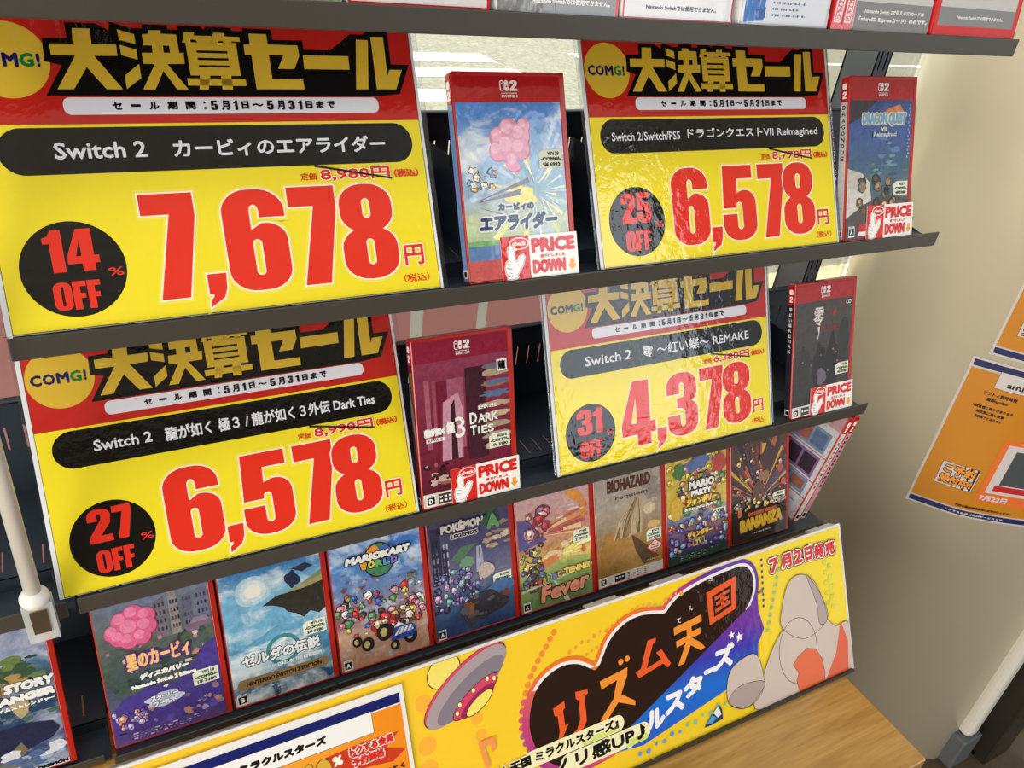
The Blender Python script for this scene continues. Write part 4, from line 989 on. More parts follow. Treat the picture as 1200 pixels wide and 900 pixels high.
def art_land(a):
    a.poly(FULL, cloudsky('cover_cloud_tree', ((0.0, (190, 200, 214)), (0.1, (60, 76, 120)), (0.35, (40, 62, 100)), (0.55, (60, 90, 110)), (0.7, (90, 124, 170)), (0.85, (90, 116, 176)), (1, (76, 100, 160))), (206, 208, 220), 0.5, 0.64, 18, 1.6, (140, 150, 184), -0.8))
    a.confetti(40, (30, 88, 90, 112), (3, 9), [FI(84, 110, 66), FI(110, 130, 76), FI(60, 86, 64), FI(50, 74, 60)], 5, asp=0.5)
    a.confetti(10, (40, 82, 76, 98), (3, 8), [FI(176, 146, 84), FI(150, 120, 76)], 6, asp=0.6)
    a.confetti(24, (30, 54, 98, 82), (3, 9), [FI(48, 70, 90), FI(70, 100, 84), FI(40, 56, 88)], 7, asp=0.5)
    a.poly([(20, 20), (20, 46), (50, 50), (76, 50), (92, 46), (97, 38), (90, 30), (80, 28), (60, 22)], FI(38, 42, 72)); a.poly([(40, 10), (56, 26), (66, 34), (70, 26), (56, 10)], FI(120, 110, 80))
    clouds(a, 16, (46, 4, 98, 26), (3, 9), ((150, 168, 200), (206, 210, 222), (84, 104, 150)), 9, 0.6)
    a.poly([(62, 74), (78, 72), (76, 60), (70, 56), (66, 62)], FI(176, 160, 120))
    a.text('DIGIMON STORY', 6, 81.6, 99.6, 90.6, F_W, 1.0, out=0.5, outm=FI(44, 56, 76), shear=0.1)
    a.text('TIME STRANGER', 4, 71.6, 99, 79.4, F_W, 1.0, out=0.5, outm=FI(44, 56, 76), shear=0.1)
    a.text('デジモンストーリー タイムストレンジャー', 4, 66, 98, 70, F_W, 0.35)
    a.poly(rect(0, 0, 105, 6), FI(206, 210, 216)); a.text('DIGIMON', 74, 2.6, 98, 6.2, F_K, 0.5)

G1 = 'game cases standing beside the sale signs'
c = game_case('red game case with pastel sky cover, between the two upper sale signs', 0.0416, LEVELS[2], 0.4257, art_air, spine=((110, 140, 190), None))
rating(c, 'A', 2.4, 19.2); sticker(c, '7678', '5¥ 6993', 90.4); price_down(c, 30.4)
c = game_case('red game case with white sail cover, right end of the second tier', 0.4836, LEVELS[2], 0.36, art_dq, spine=((176, 178, 184), (40, 44, 60), 'DRAGONQUEST'), rotz=0)
rating(c, 'A', 6, 4); sticker(c, '6578', '4¥ 5980', 44.6); price_down(c, 33.0)
c = game_case('maroon game case with white lettering, between the two lower sale signs', 0.0139, LEVELS[3], 0.3293, art_dark, spine=((70, 24, 36), None), bandc=(140, 34, 60))
rating(c, 'D', 4.4, 2.6); sticker(c, '6578', '4¥ 5980', 48.6); price_down(c, 31.0)
c = game_case('dark charcoal game case with white brush lettering, right of the lower right sale sign', 0.5014, LEVELS[3], 0.3419, art_zero, spine=((36, 36, 48), (200, 200, 206), '零紅い蝶REMAKE'))
rating(c, 'D', 3.2, 1.8); sticker(c, '4378', '4¥ 3980', 46.8); price_down(c, 31.6)

ROW = (('bottom-row game case with green and purple cover, leftmost of the row of eight', art_disc, 'A', ('8118', '1¥ 7380', 38.4), 'CERO'),
       ('bottom-row game case with a floating rock above a sea of clouds', art_zel, 'B', ('7678', '3¥ 6980', 55.4), ''),
       ('bottom-row game case with a green globe logo and crowded racing cover', art_kart, 'A', ('9328', '1¥ 8480', 48.2), ''),
       ('bottom-row game case with dark dusky city cover and silver logo', art_leg, 'A', ('7678', '1¥ 6980', 47), ''),
       ('bottom-row game case with peach and green tennis court cover', art_ten, 'A', ('7480', '2 ¥7693', 71.4), ''),
       ('bottom-row game case with pale beige cover and tall narrow dark title', art_bio, 'Z', ('7678', '4¥ 7750', 45), ''),
       ('bottom-row game case with crowded yellow party cover', art_par, 'A', ('7678', '1¥ 7480', 46.6), ''),
       ('bottom-row game case with black and ember cover, rightmost of the facing row', art_ban, 'A', ('8778', '1¥ 7980', 45), ''))
for i, (lab, art, rt, st, _) in enumerate(ROW):
    bc = (176, 30, 34) if i else (168, 26, 66)
    c = game_case(lab, -0.2809 + i * 0.1065, LEVELS[4] + 0.0062, 0.38, art, y=-0.0037, band='plain', bandc=bc, group='game cases in the bottom row')
    rating(c, rt, 3.6, 2.6); sticker(c, *st)
c = game_case('game case with blue landscape cover and green tree, alone on the left-hand bottom shelf', -0.4166, LEVELS[4] + 0.0012, 0.38, art_land, y=0.0025, band='plain', bandc=(206, 24, 28))

# two cases turned side-on at the right end of the bottom row
def side_case(label, x, spine, marks, back=True):
    t = thing('game_case', label, 'game case', (x, -0.001, LEVELS[4] + 0.0146), (0, 0, 0), 'cases turned side-on at the right end of the bottom row')
    t.rotation_euler = (-0.05, 0.26, R(-4))
    bm = bmesh.new(); add_box(bm, 0, 0.0112, 0, 0.1045, 0.0, 0.168, 0.002, 3)
    bm_obj('case_shell', bm, REDCASE, t)
    a = Art(0.0003)
    a.poly(rect(1.2, 2, 10, 143), FI(*spine)); a.poly(rect(1.2, 143, 10, 166), FI(190, 30, 32))
    a.poly(rr(3, 154, 8.4, 161, 1.6), F_W); numerals(a, '2', 3.2, 145, 8.2, 152, F_W)
    a.poly(rect(2, 4, 9.2, 13), F_W); a.poly(rect(2.8, 5, 8.4, 11.6), F_K)
    for q in range(12): a.text(marks[q % len(marks)], 3.6, 132 - q * 7, 7.8, 136.6 - q * 7, FI(70, 60, 64), 0.25)
    a.build('spine_print', t)
    if back:
        a = Art(0)
        a.poly(rect(2, 2, 103, 143), FI(196, 200, 208)); a.poly(rect(2, 143, 103, 166), FI(186, 150, 158))
        a.poly(rect(8, 140, 60, 150), FI(150, 40, 60))
        rd = random.Random(3)
        for q, (x0, y0, x1, y1, cc) in enumerate(((8, 104, 96, 134, (120, 140, 170)), (8, 66, 96, 98, (130, 100, 150)), (8, 40, 96, 62, (110, 140, 166)))):
            a.poly(rect(x0, y0, x1, y1), FI(*cc)); a.poly(rect(2, y0 - 3.4, 103, y0 - 2.2), FI(160, 70, 90))
            for k in range(3): a.poly(rect(x0 + 4 + k * 28, y0 + 4, x0 + 28 + k * 28, y1 - 4), FI(*rd.choice(((60, 50, 60), (150, 90, 80), (90, 110, 150), (170, 160, 170)))))
        for q in range(8): a.poly(rect(8, 8 + q * 3.4, 70 + rd.uniform(0, 26), 9.4 + q * 3.4), FI(110, 110, 120), up=False)
        o = a.build('back_cover_print', t, 'back cover with rows of small screenshots')
        o.rotation_euler = (0, 0, R(-90)); o.location = (-0.0002, 0.1045, 0)
    return t
side_case('side-on game case with white spine and screenshot back cover, next to the ember cover', 0.5765, (214, 206, 200), 'トモダチコレクション')
side_case('outermost side-on game case with pink spine, by the end of the bottom tier', 0.5885, (206, 140, 160), 'ピンクスパイン' and '・ー・ー', False)

# ================================================================== ACCESSORY BOXES on the top tier
def abox(name, label, x0, x1, fronts, lean=0.16, depth=0.022, h=0.155, rotz=0, shell=(228, 228, 230), parts=None):
    t = thing(name, label, 'box', (x0, 0.003, LEVELS[1] + 0.0002), (-lean, 0, rotz), 'accessory boxes on the top tier')
    W = x1 - x0
    bm = bmesh.new(); add_box(bm, 0, W, 0, depth, 0, h, 0.0012, 2)
    bm_obj('carton', bm, M(shell, 0.4), t)
    a = Art(0.0002)
    fronts(a, W * 1000, h * 1000)
    a.build('front_print', t)
    return t
RED_ = PR(206, 32, 30); GREY_ = PR(132, 132, 134); LG_ = PR(222, 222, 226); INK_ = PR(60, 60, 64)
NSW = 'Nintendo Switchでは使用できません。'
def f_green(a, W, H): a.poly(rect(1, 1, W - 1, H - 1), LG_); a.poly(rect(W - 24, 1, W - 1, 60), PR(150, 186, 110))
def f_white(a, W, H):
    a.poly(rect(0.6, 0.6, W - 0.6, H - 0.6), RED_); a.poly(rect(2.6, 1.6, W - 2.6, H - 2), PR(214, 212, 216)); a.poly(rect(2.6, 30, W - 2.6, H - 2), PR(196, 194, 200))
def f_grey(a, W, H):
    a.poly(rect(0.6, 0.6, W - 0.6, H - 0.6), RED_); a.poly(rect(0.6, 0.6, W - 3, 22), GREY_); a.poly(rect(0.6, 22, W - 3, 24), RED_); a.poly(rect(0.6, 24, W - 3, H - 2), LG_)
    a.text(NSW, W * 0.27, 6.6, W * 0.92, 10.4, LG_, 0.2)
def f_white2(a, W, H):
    a.poly(rect(0.6, 0.6, W - 0.6, H - 0.6), RED_); a.poly(rect(2, 1.4, W - 2, 20), LG_); a.poly(rect(2, 20, W - 2, H - 2), PR(96, 92, 100))
    a.text(NSW, W * 0.2, 7, W * 0.84, 10.8, INK_, 0.2)
def f_info(a, W, H):
    a.poly(rect(0.6, 0.6, W - 0.6, H - 0.6), PR(196, 200, 208)); a.poly(rect(2, 2, W - 4, H - 2), PR(216, 220, 232))
    a.poly([(4, 2), (26, 4), (26, 40), (4, 36)], PR(74, 120, 190)); a.poly([(14, 18), (28, 22), (28, 40), (14, 36)], PR(190, 60, 66)); a.poly([(16, 4), (27, 6), (27, 14), (16, 12)], PR(60, 96, 160))
    a.text('を使用する場合に便利です', 40, 32, 84, 36, INK_, 0.2)
    for q in range(5): a.text('● ■■ー■▪■■ー■▪■ー■▪', 34, 26 - q * 4.6, 72 - (q % 2) * 8, 27.8 - q * 4.6, PR(100, 120, 160))
def f_red(a, W, H):
    a.poly(rect(0.6, 0.6, W - 0.6, H - 0.6), RED_); a.poly([rr(2, 6, W - 2, 40, 2), rr(2.8, 7, W - 2.8, 39, 1.6)[::-1]], LG_)
    for q, ch in enumerate('odnetniN'): a.text(ch, 4, 8 + q * 3.7, W - 4, 11 + q * 3.7, LG_, 0.1)
def f_sd(a, W, H):
    a.poly(rect(0.6, 0.6, W - 0.6, H - 0.6), PR(196, 196, 198)); a.poly(rect(0.6, 0.6, W - 0.6, 24), GREY_)
    a.text('Samsung microSD Express Card', W * 0.28, 36, W * 0.78, 39.4, INK_, 0.2); a.text('for Nintendo Switch 2', W * 0.34, 30, W * 0.72, 33, INK_, 0.2)
    a.text('Nintendo Switch 2で使えるSDカードは', W * 0.12, 14.6, W * 0.9, 18.6, LG_, 0.2); a.text('「microSD Expressカード」のみです。', W * 0.06, 7.4, W * 0.96, 12.2, LG_, 0.35)
def f_cam(a, W, H):
    a.poly(rect(0.6, 0.6, W - 0.6, H - 0.6), RED_); a.poly(rect(6, 9, W - 8, H - 2), PR(196, 194, 192)); a.poly(rect(6, 9, W - 8, 25), GREY_)
    a.text(NSW, W * 0.25, 15, W * 0.8, 18.6, LG_, 0.2)
    a.poly(ell(W * 0.56, 42, 15, 8), PR(30, 30, 32)); a.poly(ell(W * 0.56, 45, 14, 7), PR(58, 58, 62)); a.poly(rect(W * 0.53, 46, W * 0.59, 90), PR(40, 40, 44))
abox('accessory_box', 'pale box with green end panel, leftmost on the top tier', -0.166, -0.067, f_green)
abox('accessory_box', 'plain white red-edged box on the top tier, above the gap right of the largest sign', -0.0642, 0.0367, f_white)
abox('accessory_box', 'grey-banded box on the top tier, above the starburst game case', 0.0416, 0.1435, f_grey)
abox('accessory_box', 'box with white lower strip and dark picture, above the upper right sign', 0.1465, 0.2547, f_white2)
abox('accessory_box', 'white information box with blue and red picture on the top tier', 0.2627, 0.3638, f_info)
abox('accessory_box', 'first thin red box of the tilted pair on the top tier', 0.3675, 0.3795, f_red, lean=0.1, depth=0.028, rotz=R(-6), shell=(190, 28, 26))
abox('accessory_box', 'second thin red box of the tilted pair, against the memory card pack', 0.3805, 0.3922, f_red, lean=0.1, depth=0.028, rotz=R(-6), shell=(190, 28, 26))
abox('accessory_box', 'grey memory card pack with two lines of white lettering', 0.395, 0.4976, f_sd)
abox('accessory_box', 'red box with a dark round device, rightmost on the top tier', 0.503, 0.6335, f_cam, shell=(206, 32, 30))

# ================================================================== WHITE POLE with clip
t = thing('sign_pole', 'white pole clamped by a clear clip to the left-hand shelf lip', 'pole', (-0.3085, -0.012, 0.0))
bm = bmesh.new(); add_tube(bm, (0, 0, 0.028), (0, 0, 0.62), 0.0058, 0.0058, 24)
bm_obj('pole', bm, M((228, 226, 220), 0.35), t, True)
bm = bmesh.new(); bmesh.ops.create_uvsphere(bm, u_segments=20, v_segments=12, radius=0.0105)
for v in bm.verts: v.co.z = v.co.z * 0.85 + 0.024
bm_obj('ball_joint', bm, M((232, 232, 228), 0.3), t, True)
bm = bmesh.new()
add_box(bm, -0.0105, 0.0105, -0.002, 0.0, -0.022, 0.017, 0.0006); add_box(bm, -0.0105, 0.0105, 0.0085, 0.0102, -0.022, 0.017, 0.0006)
add_box(bm, -0.0105, -0.009, -0.002, 0.0102, -0.02, 0.015, 0.0004); add_box(bm, 0.009, 0.0105, -0.002, 0.0102, -0.02, 0.015, 0.0004)
bm_obj('clip', bm, CLIPM, t)['label'] = 'clear plastic clip'
bm = bmesh.new(); add_box(bm, -0.006, 0.006, -0.0032, -0.0022, -0.012, 0.012, 0.0004); add_tube(bm, (-0.006, 0.0035, 0.006), (0.006, 0.0035, 0.006), 0.0028, n=12)
bm_obj('spring', bm, M((150, 140, 126), 0.25, 0.9), t)

# ================================================================== BANNER on the counter
AB = 0.5275
bt = thing('promotional_banner', 'long yellow banner leaning below the bottom tier, with black cloud-shaped title', 'banner', (0, -0.1528, ZT + 0.0014), (-AB, 0, 0))
bm = bmesh.new(); add_box(bm, -0.30, 0.605, 0.0003, 0.0022, 0.0, 0.2042, 0.0003, 1)
bm_obj('white_board', bm, M((226, 224, 226), 0.45), bt)
a = Art(0.0, (-296, 3, 601, 201))
YB_ = PR(244, 208, 44)
a.poly(rect(-296, 3, 601, 201), grad('banner_yellow', ((0.0, (244, 200, 52)), (0.6, (244, 208, 40)), (1, (246, 224, 34))), (1.3, 0), (-0.1, 0), amp=0.05, scale=10, kind='print'))
OR_, OR2_, TEAL_ = PR(240, 150, 60), PR(246, 186, 70), PR(130, 196, 150)
for x, y, r in ((-4, 165, 9), (-6, 120, 10), (-8, 96, 10), (12, 190, 5), (51, 129, 7), (53, 110, 6.6), (69, 150, 5)): a.poly(ell(x, y, r), PR(246, 178, 62))
for k, (x, y) in enumerate(((154, 191), (148, 185), (142, 178), (136, 172), (130, 166), (124, 159), (119, 152), (114, 144), (110, 136), (106, 127), (103, 118), (101, 109), (100, 100), (100, 91), (102, 82), (106, 73), (111, 65))):
    a.poly(ell(x, y, 3.6), PR(236, 140, 60) if k < 9 else PR(216, 96, 110) if k < 13 else PR(170, 90, 160))
for k in range(12): a.poly(ell(170 + k * 8.4, 163 + (k % 3) * 1.5 + k * 1.6, 2.4 - (k % 2) * 0.5), PR(240, 156, 60))
for k in range(5): a.poly(ell(184 + k * 7, 152 + k * 1.8, 1.8), PR(240, 156, 60))
for k in range(10): a.poly(ell(258 + k * 8, 184 + 3 * math.sin(k), 3.0 - (k % 3) * 0.7), PR(242, 170, 60))
for k in range(9): a.poly(ell(460 - k * 0.6, 192 - k * 7.4, 1.8), PR(60, 70, 150))
for k in range(9): a.poly(ell(486 - k * 3.6, 172 - k * 9, 2.6), TEAL_)
for k in range(10): a.poly(ell(568 + (k % 2) * 8, 160 - k * 7, 3.2), PR(206, 216, 80))
for k in range(14): a.poly(ell(400 - k * 12, 34 - k * 1.6 + (k % 2) * 3, 3.2 - (k % 3) * 0.5), TEAL_ if k < 8 else PR(96, 150, 220))
# pale hills and orange leaf shapes at the right end
HILL, HL2, INK = PR(206, 190, 182), PR(176, 158, 156), PR(60, 48, 50)
for pts, c in (([(432, 3), (440, 40), (462, 74), (490, 98), (520, 112), (548, 100), (575, 70), (601, 66), (601, 3)], HILL), ([(482, 96), (487, 126), (500, 150), (520, 156), (542, 144), (556, 116), (562, 84), (520, 70)], HILL),
               ([(540, 144), (556, 116), (562, 84), (548, 82), (546, 110), (534, 148)], HL2), ([(382, 30), (388, 66), (416, 78), (436, 72), (440, 30), (410, 14)], HILL), ([(382, 30), (400, 44), (436, 40), (440, 30), (410, 14)], HL2)):
    pts = [(x, max(y, 3)) for x, y in smooth(pts)]
    a.poly(offset([pts], 0.7), INK); a.poly(pts, c)
a.poly([ell(505, 58, 34, 44), ell(505, 58, 33.2, 43.2)[::-1]], INK)
LEAF = [(500, 3), (497, 20), (502, 28), (494, 42), (503, 50), (520, 56), (536, 50), (545, 34), (548, 14), (546, 3)]
a.poly(offset([LEAF], 0.6), INK); a.poly(LEAF, PR(226, 104, 60))
a.poly([(548, 3), (572, 34), (586, 74), (596, 44), (592, 3)], PR(222, 98, 58))
a.build('yellow_sheet', bt)
# saucer drawing
a = Art(0.0007, (-296, 3, 601, 201))
SG, SL, PK = PR(132, 122, 136), PR(168, 154, 160), PR(214, 70, 106)
def rot_ell(cx, cy, rx, ry, rot): return move([ell(0, 0, rx, ry)], cx, cy, 1, 1, 0, rot)[0]
a.poly(rot_ell(22, 190, 20, 16, 30), INK); a.poly(rot_ell(22, 190, 19, 15, 30), PR(240, 222, 110))
a.poly(rot_ell(44, 168.6, 57, 21.5, 30), INK); a.poly(rot_ell(43.6, 169, 55.6, 20.4, 30), PK); a.poly(rot_ell(45, 166.6, 55.8, 20, 30), SL); a.poly(rot_ell(49, 161.6, 47, 14.6, 30), SG)
a.poly(rot_ell(52.6, 152.6, 32, 10.4, 30), INK); a.poly(rot_ell(52.6, 152.8, 31, 9.4, 30), PK); a.poly(rot_ell(54.6, 147.6, 24, 7.6, 30), PR(150, 40, 84)); a.poly(rot_ell(56, 144.6, 18.6, 7, 30), INK); a.poly(rot_ell(56, 144.8, 17.8, 6.2, 30), PR(240, 226, 110))
for x, y in ((30, 142), (34, 150), (51, 160), (68, 167), (76, 165)): a.poly(ell(x, y, 2.4, 3), INK); a.poly(ell(x, y, 1.9, 2.5), PR(244, 236, 150))
a.build('saucer_print', bt, 'grey and pink flying saucer drawing')
# title cloud
a = Art(0.0007, (-296, 3, 601, 201))
def cloud(d):
    q = [[(128, 51), (118, 64), (112, 80), (110, 100), (116, 122), (127, 138), (143, 147), (160, 150), (178, 146), (194, 135), (199, 132), (206, 136), (213, 146), (222, 158), (234, 167), (250, 173.5), (268, 175), (286, 172), (303, 168), (312, 174), (325, 181), (345, 186), (372, 190), (400, 192), (425, 192), (437, 186), (442, 174), (440, 158), (430, 142), (402, 123), (300, 76), (230, 42), (180, 34), (150, 36)]]
    return [offset([smooth(q[0])], d)[0]]
a.poly(cloud(9.5), grad('cloud_rim', ((0.0, (120, 50, 150)), (0.2, (200, 70, 120)), (0.36, (232, 120, 50)), (0.75, (236, 120, 48)), (0.9, (190, 60, 130)), (1, (100, 50, 160))), (2.3, 2.2), (0.09, 0.03), kind='print'))
a.poly(cloud(4.6), PR(238, 236, 240)); a.poly(cloud(0.8), PR(44, 26, 18))
band = [(206, 30), (218, 44), (434, 140), (448, 160), (446, 130), (452, 104), (440, 88), (436, 64), (400, 50), (251, 24)]
a.poly(band, grad('blue_band', ((0.0, (44, 90, 200)), (0.45, (30, 110, 214)), (0.75, (60, 60, 180)), (1, (110, 50, 160))), (0.5, 9), (0.2, 0.02), kind='print', amp=0.08, scale=200))
R1, R2 = PR(232, 92, 44), PR(240, 146, 56)
a.up()
for q in ([(140, 108), (155, 112), (155, 104), (152, 102), (152, 84), (157, 85), (143, 66.5), (141, 70), (144.6, 80), (144.4, 98), (140.6, 99)], [(170, 117), (186, 114.5), (186, 110), (181, 108), (180, 80), (172, 70), (149, 60), (147.6, 68), (166, 74), (172, 84), (173, 106), (169.6, 109)]): a.poly(q, R1, up=False)
for q in ([(203, 118), (242, 122), (240, 112), (229, 94), (247, 80), (246, 74.6), (224, 86), (202, 67), (197.6, 73.6), (218, 92), (226, 112), (204, 108)],): a.poly(q, R2, up=False)
for x in (234, 243): a.poly(ell(x, 131 + (x - 234) * 0.1, 3.6), R2, up=False)
for q in ([(274, 144), (286, 143.4), (285, 139), (281, 138), (268, 112), (290, 116), (284, 126), (292, 128), (303, 107), (298, 103), (292, 110), (256, 104), (252, 112), (260, 114)],): a.poly(q, R1, up=False)
for q in ([(313, 147), (356, 151.4), (355.6, 143), (339, 141), (338.6, 135), (352, 136), (351.6, 128.6), (338, 127), (350, 118), (356, 110), (349, 108), (335, 119), (322, 100), (313, 100), (328, 124), (314, 122.4), (314, 130), (331, 132), (331.4, 140), (312.6, 138)],): a.poly(q, R2, up=False)
KO = [[(367, 175), (415, 183), (411, 143), (367, 134)], [(375, 168), (375, 142), (404, 148.6), (407, 174.4)]]
a.poly(KO, R1, up=False)
for q in ([(379, 166), (403, 170), (403, 166.4), (379, 162)], [(380, 159), (401, 162.6), (401, 159), (380, 155)], [(378, 151), (403, 156), (402.6, 152), (378, 146.6)], [(388, 166), (393, 167), (392, 150), (388, 149)], [(396, 157), (399, 157.6), (400, 153.4), (397, 152.6)]): a.poly(q, R1, up=False)
a.text('て', 318, 150.6, 325, 156.6, PR(220, 214, 206), 0.2); a.text('ん', 338, 160.4, 345, 166.4, PR(220, 214, 206), 0.2); a.text('ご', 373, 187.4, 380, 192, PR(220, 214, 206), 0.2)
WW = PR(242, 242, 246)
for ch, x0, y0, x1, y1 in (('ク', 226, 27, 251, 52), ('ル', 258, 36.5, 286.5, 61), ('ス', 287, 46, 317, 71), ('タ', 316.5, 56.5, 347, 81), ('ー', 351, 76, 371, 82), ('ズ', 366, 75, 400, 104)):
    a.text(ch, x0 - 2, y0, x1 - 2, y1, WW, 1.9, shear=0.12)
a.poly(star(410, 106, 7, 3), WW); a.poly(star(398.4, 112, 5.4, 2.4), WW)
a.text('TM', 446, 150, 456, 154.6, INK, 0.3)
a.build('title_artwork', bt, 'black cloud shape with orange title lettering and blue star band')
a = Art(0.0012, (-296, 3, 601, 201))
for ch, x0, x1, y0 in (('7', 471, 488, 170), ('月', 492, 510, 170.4), ('2', 513, 529, 171), ('日', 533, 547, 170), ('発', 550, 568, 168.6), ('売', 570, 588, 167.6)):
    a.text(ch, x0, y0, x1, y0 + 19, PR(214, 44, 50), 1.2, out=2.6, outm=PR(50, 30, 34)); a.text(ch, x0, y0, x1, y0 + 19, PR(214, 44, 50), 1.2, out=1.4, outm=PR(244, 236, 236))
a.build('release_date_lettering', bt, 'red date lettering with white outline')
a = Art(0.0013, (-296, 3, 601, 201))
GL, LIME = PR(240, 236, 196), PR(206, 222, 110)
a.poly(rr(96, 53, 228, 72, 9), GL); a.poly(rr(140, 30, 262, 52, 10), GL)
a.poly(rr(170, 54, 222, 60, 3), LIME); a.poly(rr(226, 30, 258, 38, 4), LIME)
a.text('『リズム天国 ミラクルスターズ』', 34, 57, 220, 69, PR(24, 22, 22), 0.7, out=1.4, outm=GL, skew=0.0)
a.text('ノリ感UP', 130, 33, 240, 51, PR(24, 22, 22), 0.9, out=1.4, outm=GL); a.text('♪', 243, 33, 256, 51, PR(24, 22, 22), 0.6)
a.poly([(340, 13), (352, 24), (366, 34), (370, 26), (370, 14), (352, 12)], PR(40, 60, 90)); a.poly([(344, 16), (354, 24), (360, 18), (352, 14)], PR(74, 160, 226)); a.poly([(356, 26), (365, 32), (368, 20), (362, 18)], PR(232, 236, 240))
a.poly([(48, 104), (67, 104), (67, 90), (62, 88), (62, 98), (54, 98), (58, 74), (53, 74)], PR(240, 150, 90))
a.build('slogan_lettering', bt, 'black slogan lettering in a pale glow')
# grey rail behind the top edge, black foot strip, white clips
bm = bmesh.new(); add_tube(bm, (-0.30, 0.0095, 0.1965), (0.19, 0.0095, 0.1965), 0.0062, n=20)
bm_obj('support_rail', bm, M((150, 150, 147), 0.3, 0.35), bt, True)['label'] = 'grey metal rail behind the top edge'
bm = bmesh.new(); add_box(bm, -0.30, 0.598, -0.006, -0.0008, -0.0002, 0.0038, 0.0006, 1); add_box(bm, -0.30, 0.598, 0.0024, 0.014, 0.009, 0.011, 0.0006, 1)
bm_obj('foot_strip', bm, M((44, 40, 36), 0.4), bt)['label'] = 'dark strip under the bottom edge'
for cx in (0.205, 0.30, 0.56):
    bm = bmesh.new(); add_box(bm, cx, cx + 0.045, 0.003, 0.02, 0.198, 0.201, 0.0006, 1)
    bm_obj('clip', bm, M((220, 222, 226), 0.3), bt)

# orange sheet on the left part of the banner
ot = thing('preorder_sheet', 'white and orange notice sheet with navy stripe, in front of the banner on the left', 'poster', (0, -0.1528 - 0.0030, ZT + 0.0010), (-AB, 0, 0))
bm = bmesh.new(); add_box(bm, -0.3185, -0.0235, -0.0006, 0.0, 0.006, 0.1955, 0.0001, 1)
bm_obj('paper', bm, M((230, 228, 228), 0.5), ot)
a = Art(0.0008)
NV, OG = PR(24, 34, 104), PR(240, 158, 40)
a.poly(rect(-316, 178, -28, 188), NV)
a.poly(rect(-316, 8, -28, 176.5), grad('notice_orange', ((0.2, (244, 176, 60)), (0.8, (236, 140, 32))), (3, 0), (-0.3, 0), kind='print', amp=0.1, scale=20))
a.poly(rect(-316, 157, -58, 179), INK); a.poly(rect(-316, 157.5, -58.5, 178.5), PR(236, 236, 238))
a.text('リズム天国　ミラクルスターズ', -245, 163, -104, 172, PR(26, 24, 24), 0.8)
a.poly(rr(-200, 118, -130, 149, 4), PR(236, 110, 50)); a.poly([(-112, 118), (-110, 150), (-70, 152), (-34, 150), (-50, 138), (-30, 130), (-44, 122), (-70, 126)], PR(200, 60, 36))
a.text('10', -128, 122, -103, 150, PR(214, 170, 60), 2.2, out=0.9, outm=PR(120, 70, 30)); a.text('%', -102, 138, -92, 148, PR(244, 240, 230), 0.8); a.text('OFF', -102, 124, -88, 132, PR(244, 240, 230), 0.8)
a.text('トクする会員', -85, 142, -40, 151, PR(210, 50, 44), 0.7, out=0.9, outm=PR(246, 240, 236)); a.text('予約価格', -84, 130.6, -51, 140, PR(210, 50, 44), 0.7, out=0.9, outm=PR(246, 240, 236))
a.text('ぜひおとく', -70, 112, -33, 118, PR(40, 26, 20), 0.4)
a.build('printing', ot)

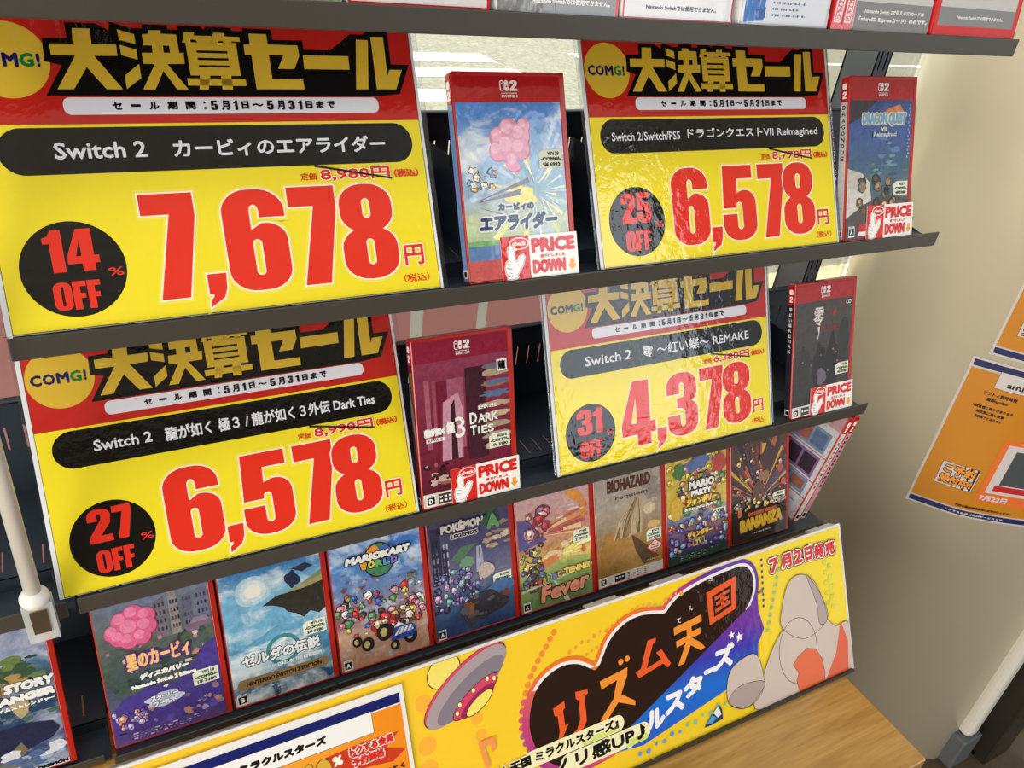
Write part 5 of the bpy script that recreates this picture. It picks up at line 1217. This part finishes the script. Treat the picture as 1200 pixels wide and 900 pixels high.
# ================================================================== POSTERS ON THE PILLAR (bent to its curve)
def pillar_poster(label, ztop, s0, W, H, seed, top):
    t = thing('preorder_poster', label, 'poster', (0, 0, 0), group='orange notices on the pillar')
    def place(o):
        for v in o.data.vertices:
            s, off, zz = v.co.x, -v.co.y, v.co.z
            p, tn = pillar_at(max(s0 + s, 0))
            nrm = Vector((tn.y, -tn.x)); nrm = nrm if nrm.x < 0 or nrm.y < 0 else -nrm
            q = p + nrm * (0.0012 + off)
            v.co = (q.x, q.y, ztop - H + zz)
    n = 40
    vs, fs = [], []
    for i in range(n + 1):
        for zz in (0, H): vs.append((W * i / n, 0, zz))
    for i in range(n): fs.append((2 * i, 2 * i + 2, 2 * i + 3, 2 * i + 1))
    k = len(vs)
    for i in range(n + 1):
        for zz in (0, H): vs.append((W * i / n, 0.0004, zz))
    for i in range(n): fs.append((k + 2 * i + 1, k + 2 * i + 3, k + 2 * i + 2, k + 2 * i))
    o = mesh_obj('paper', vs, fs, [M((202, 196, 192), 0.5)], None, t); place(o)
    a = Art(0.0006)
    def strip(x0, y0, x1, y1, m):
        k = max(1, int((x1 - x0) / 5)); a.up()
        for i in range(k): a.poly(rect(x0 + (x1 - x0) * i / k, y0, x0 + (x1 - x0) * (i + 1) / k, y1), m, up=False)
    OGP, NVP, WP, KP = PA(198, 128, 22), PA(26, 32, 92), PA(206, 200, 200), PA(30, 26, 24)
    w_, h_ = W * 1000, H * 1000
    strip(4, 4, w_ - 4, 14, NVP); strip(4, h_ - 15, w_ - 4, h_ - 4, NVP); strip(4, 17, w_ - 4, h_ - 19, OGP)
    if top:
        strip(46, h_ - 44, w_ - 8, h_ - 14, KP); strip(46.6, h_ - 43.4, w_ - 8, h_ - 14, WP)
        a.text('amiibo', 62, h_ - 38, 110, h_ - 28, KP, 0.6)
        a.text('ソフトと同時発売', 36, h_ - 59, 86, h_ - 52, KP, 0.35); a.text('最新amiibo', 44, h_ - 69, 76, h_ - 62, KP, 0.35)
        for q, s in enumerate(('入荷数量に限りがあります', '規定数に達し次第', '予約終了となります')): a.text(s, 28 + (q > 0) * 10, h_ - 84 - q * 9, 90 - (q > 0) * 10, h_ - 78.4 - q * 9, KP, 0.3)
        strip(98, 40, w_ - 8, 168, PA(226, 110, 44)); strip(108, 60, w_ - 12, 160, WP); strip(118, 66, w_ - 12, 78, PA(190, 30, 34)); strip(124, 80, w_ - 14, 150, PA(70, 74, 80))
        a.text('7月23日', 104, 43, 150, 55, WP, 0.8)
        a.text('予約の際は店頭係員にお声がけください', 74, 21, 170, 26, KP, 0.3); a.text('トクする会員は有料サービスです', 64, 6.6, 160, 11, WP, 0.25)
    # placard
    y0 = 54 if top else 40
    x0 = 28 if top else 24
    strip(x0, y0, x0 + 60, y0 + 46, KP); strip(x0 + 0.6, y0 + 0.6, x0 + 59.4, y0 + 45.4, WP)
    a.text('ご予約', x0 + 6, y0 + 25, x0 + 55, y0 + 43, PA(236, 150, 50), 0.9, out=1.5, outm=KP); a.text('受付中!', x0 + 5, y0 + 4, x0 + 56, y0 + 22, PA(236, 150, 50), 0.9, out=1.5, outm=KP)
    o = a.build('printing', t)
    place(o)
pillar_poster('orange notice with navy stripes on the pillar, lower of the two', -0.0315, 0.0, 0.205, 0.297, 1, True)
pillar_poster('orange notice on the pillar, mostly out of frame above the other one', 0.275, 0.018, 0.205, 0.297, 2, False)
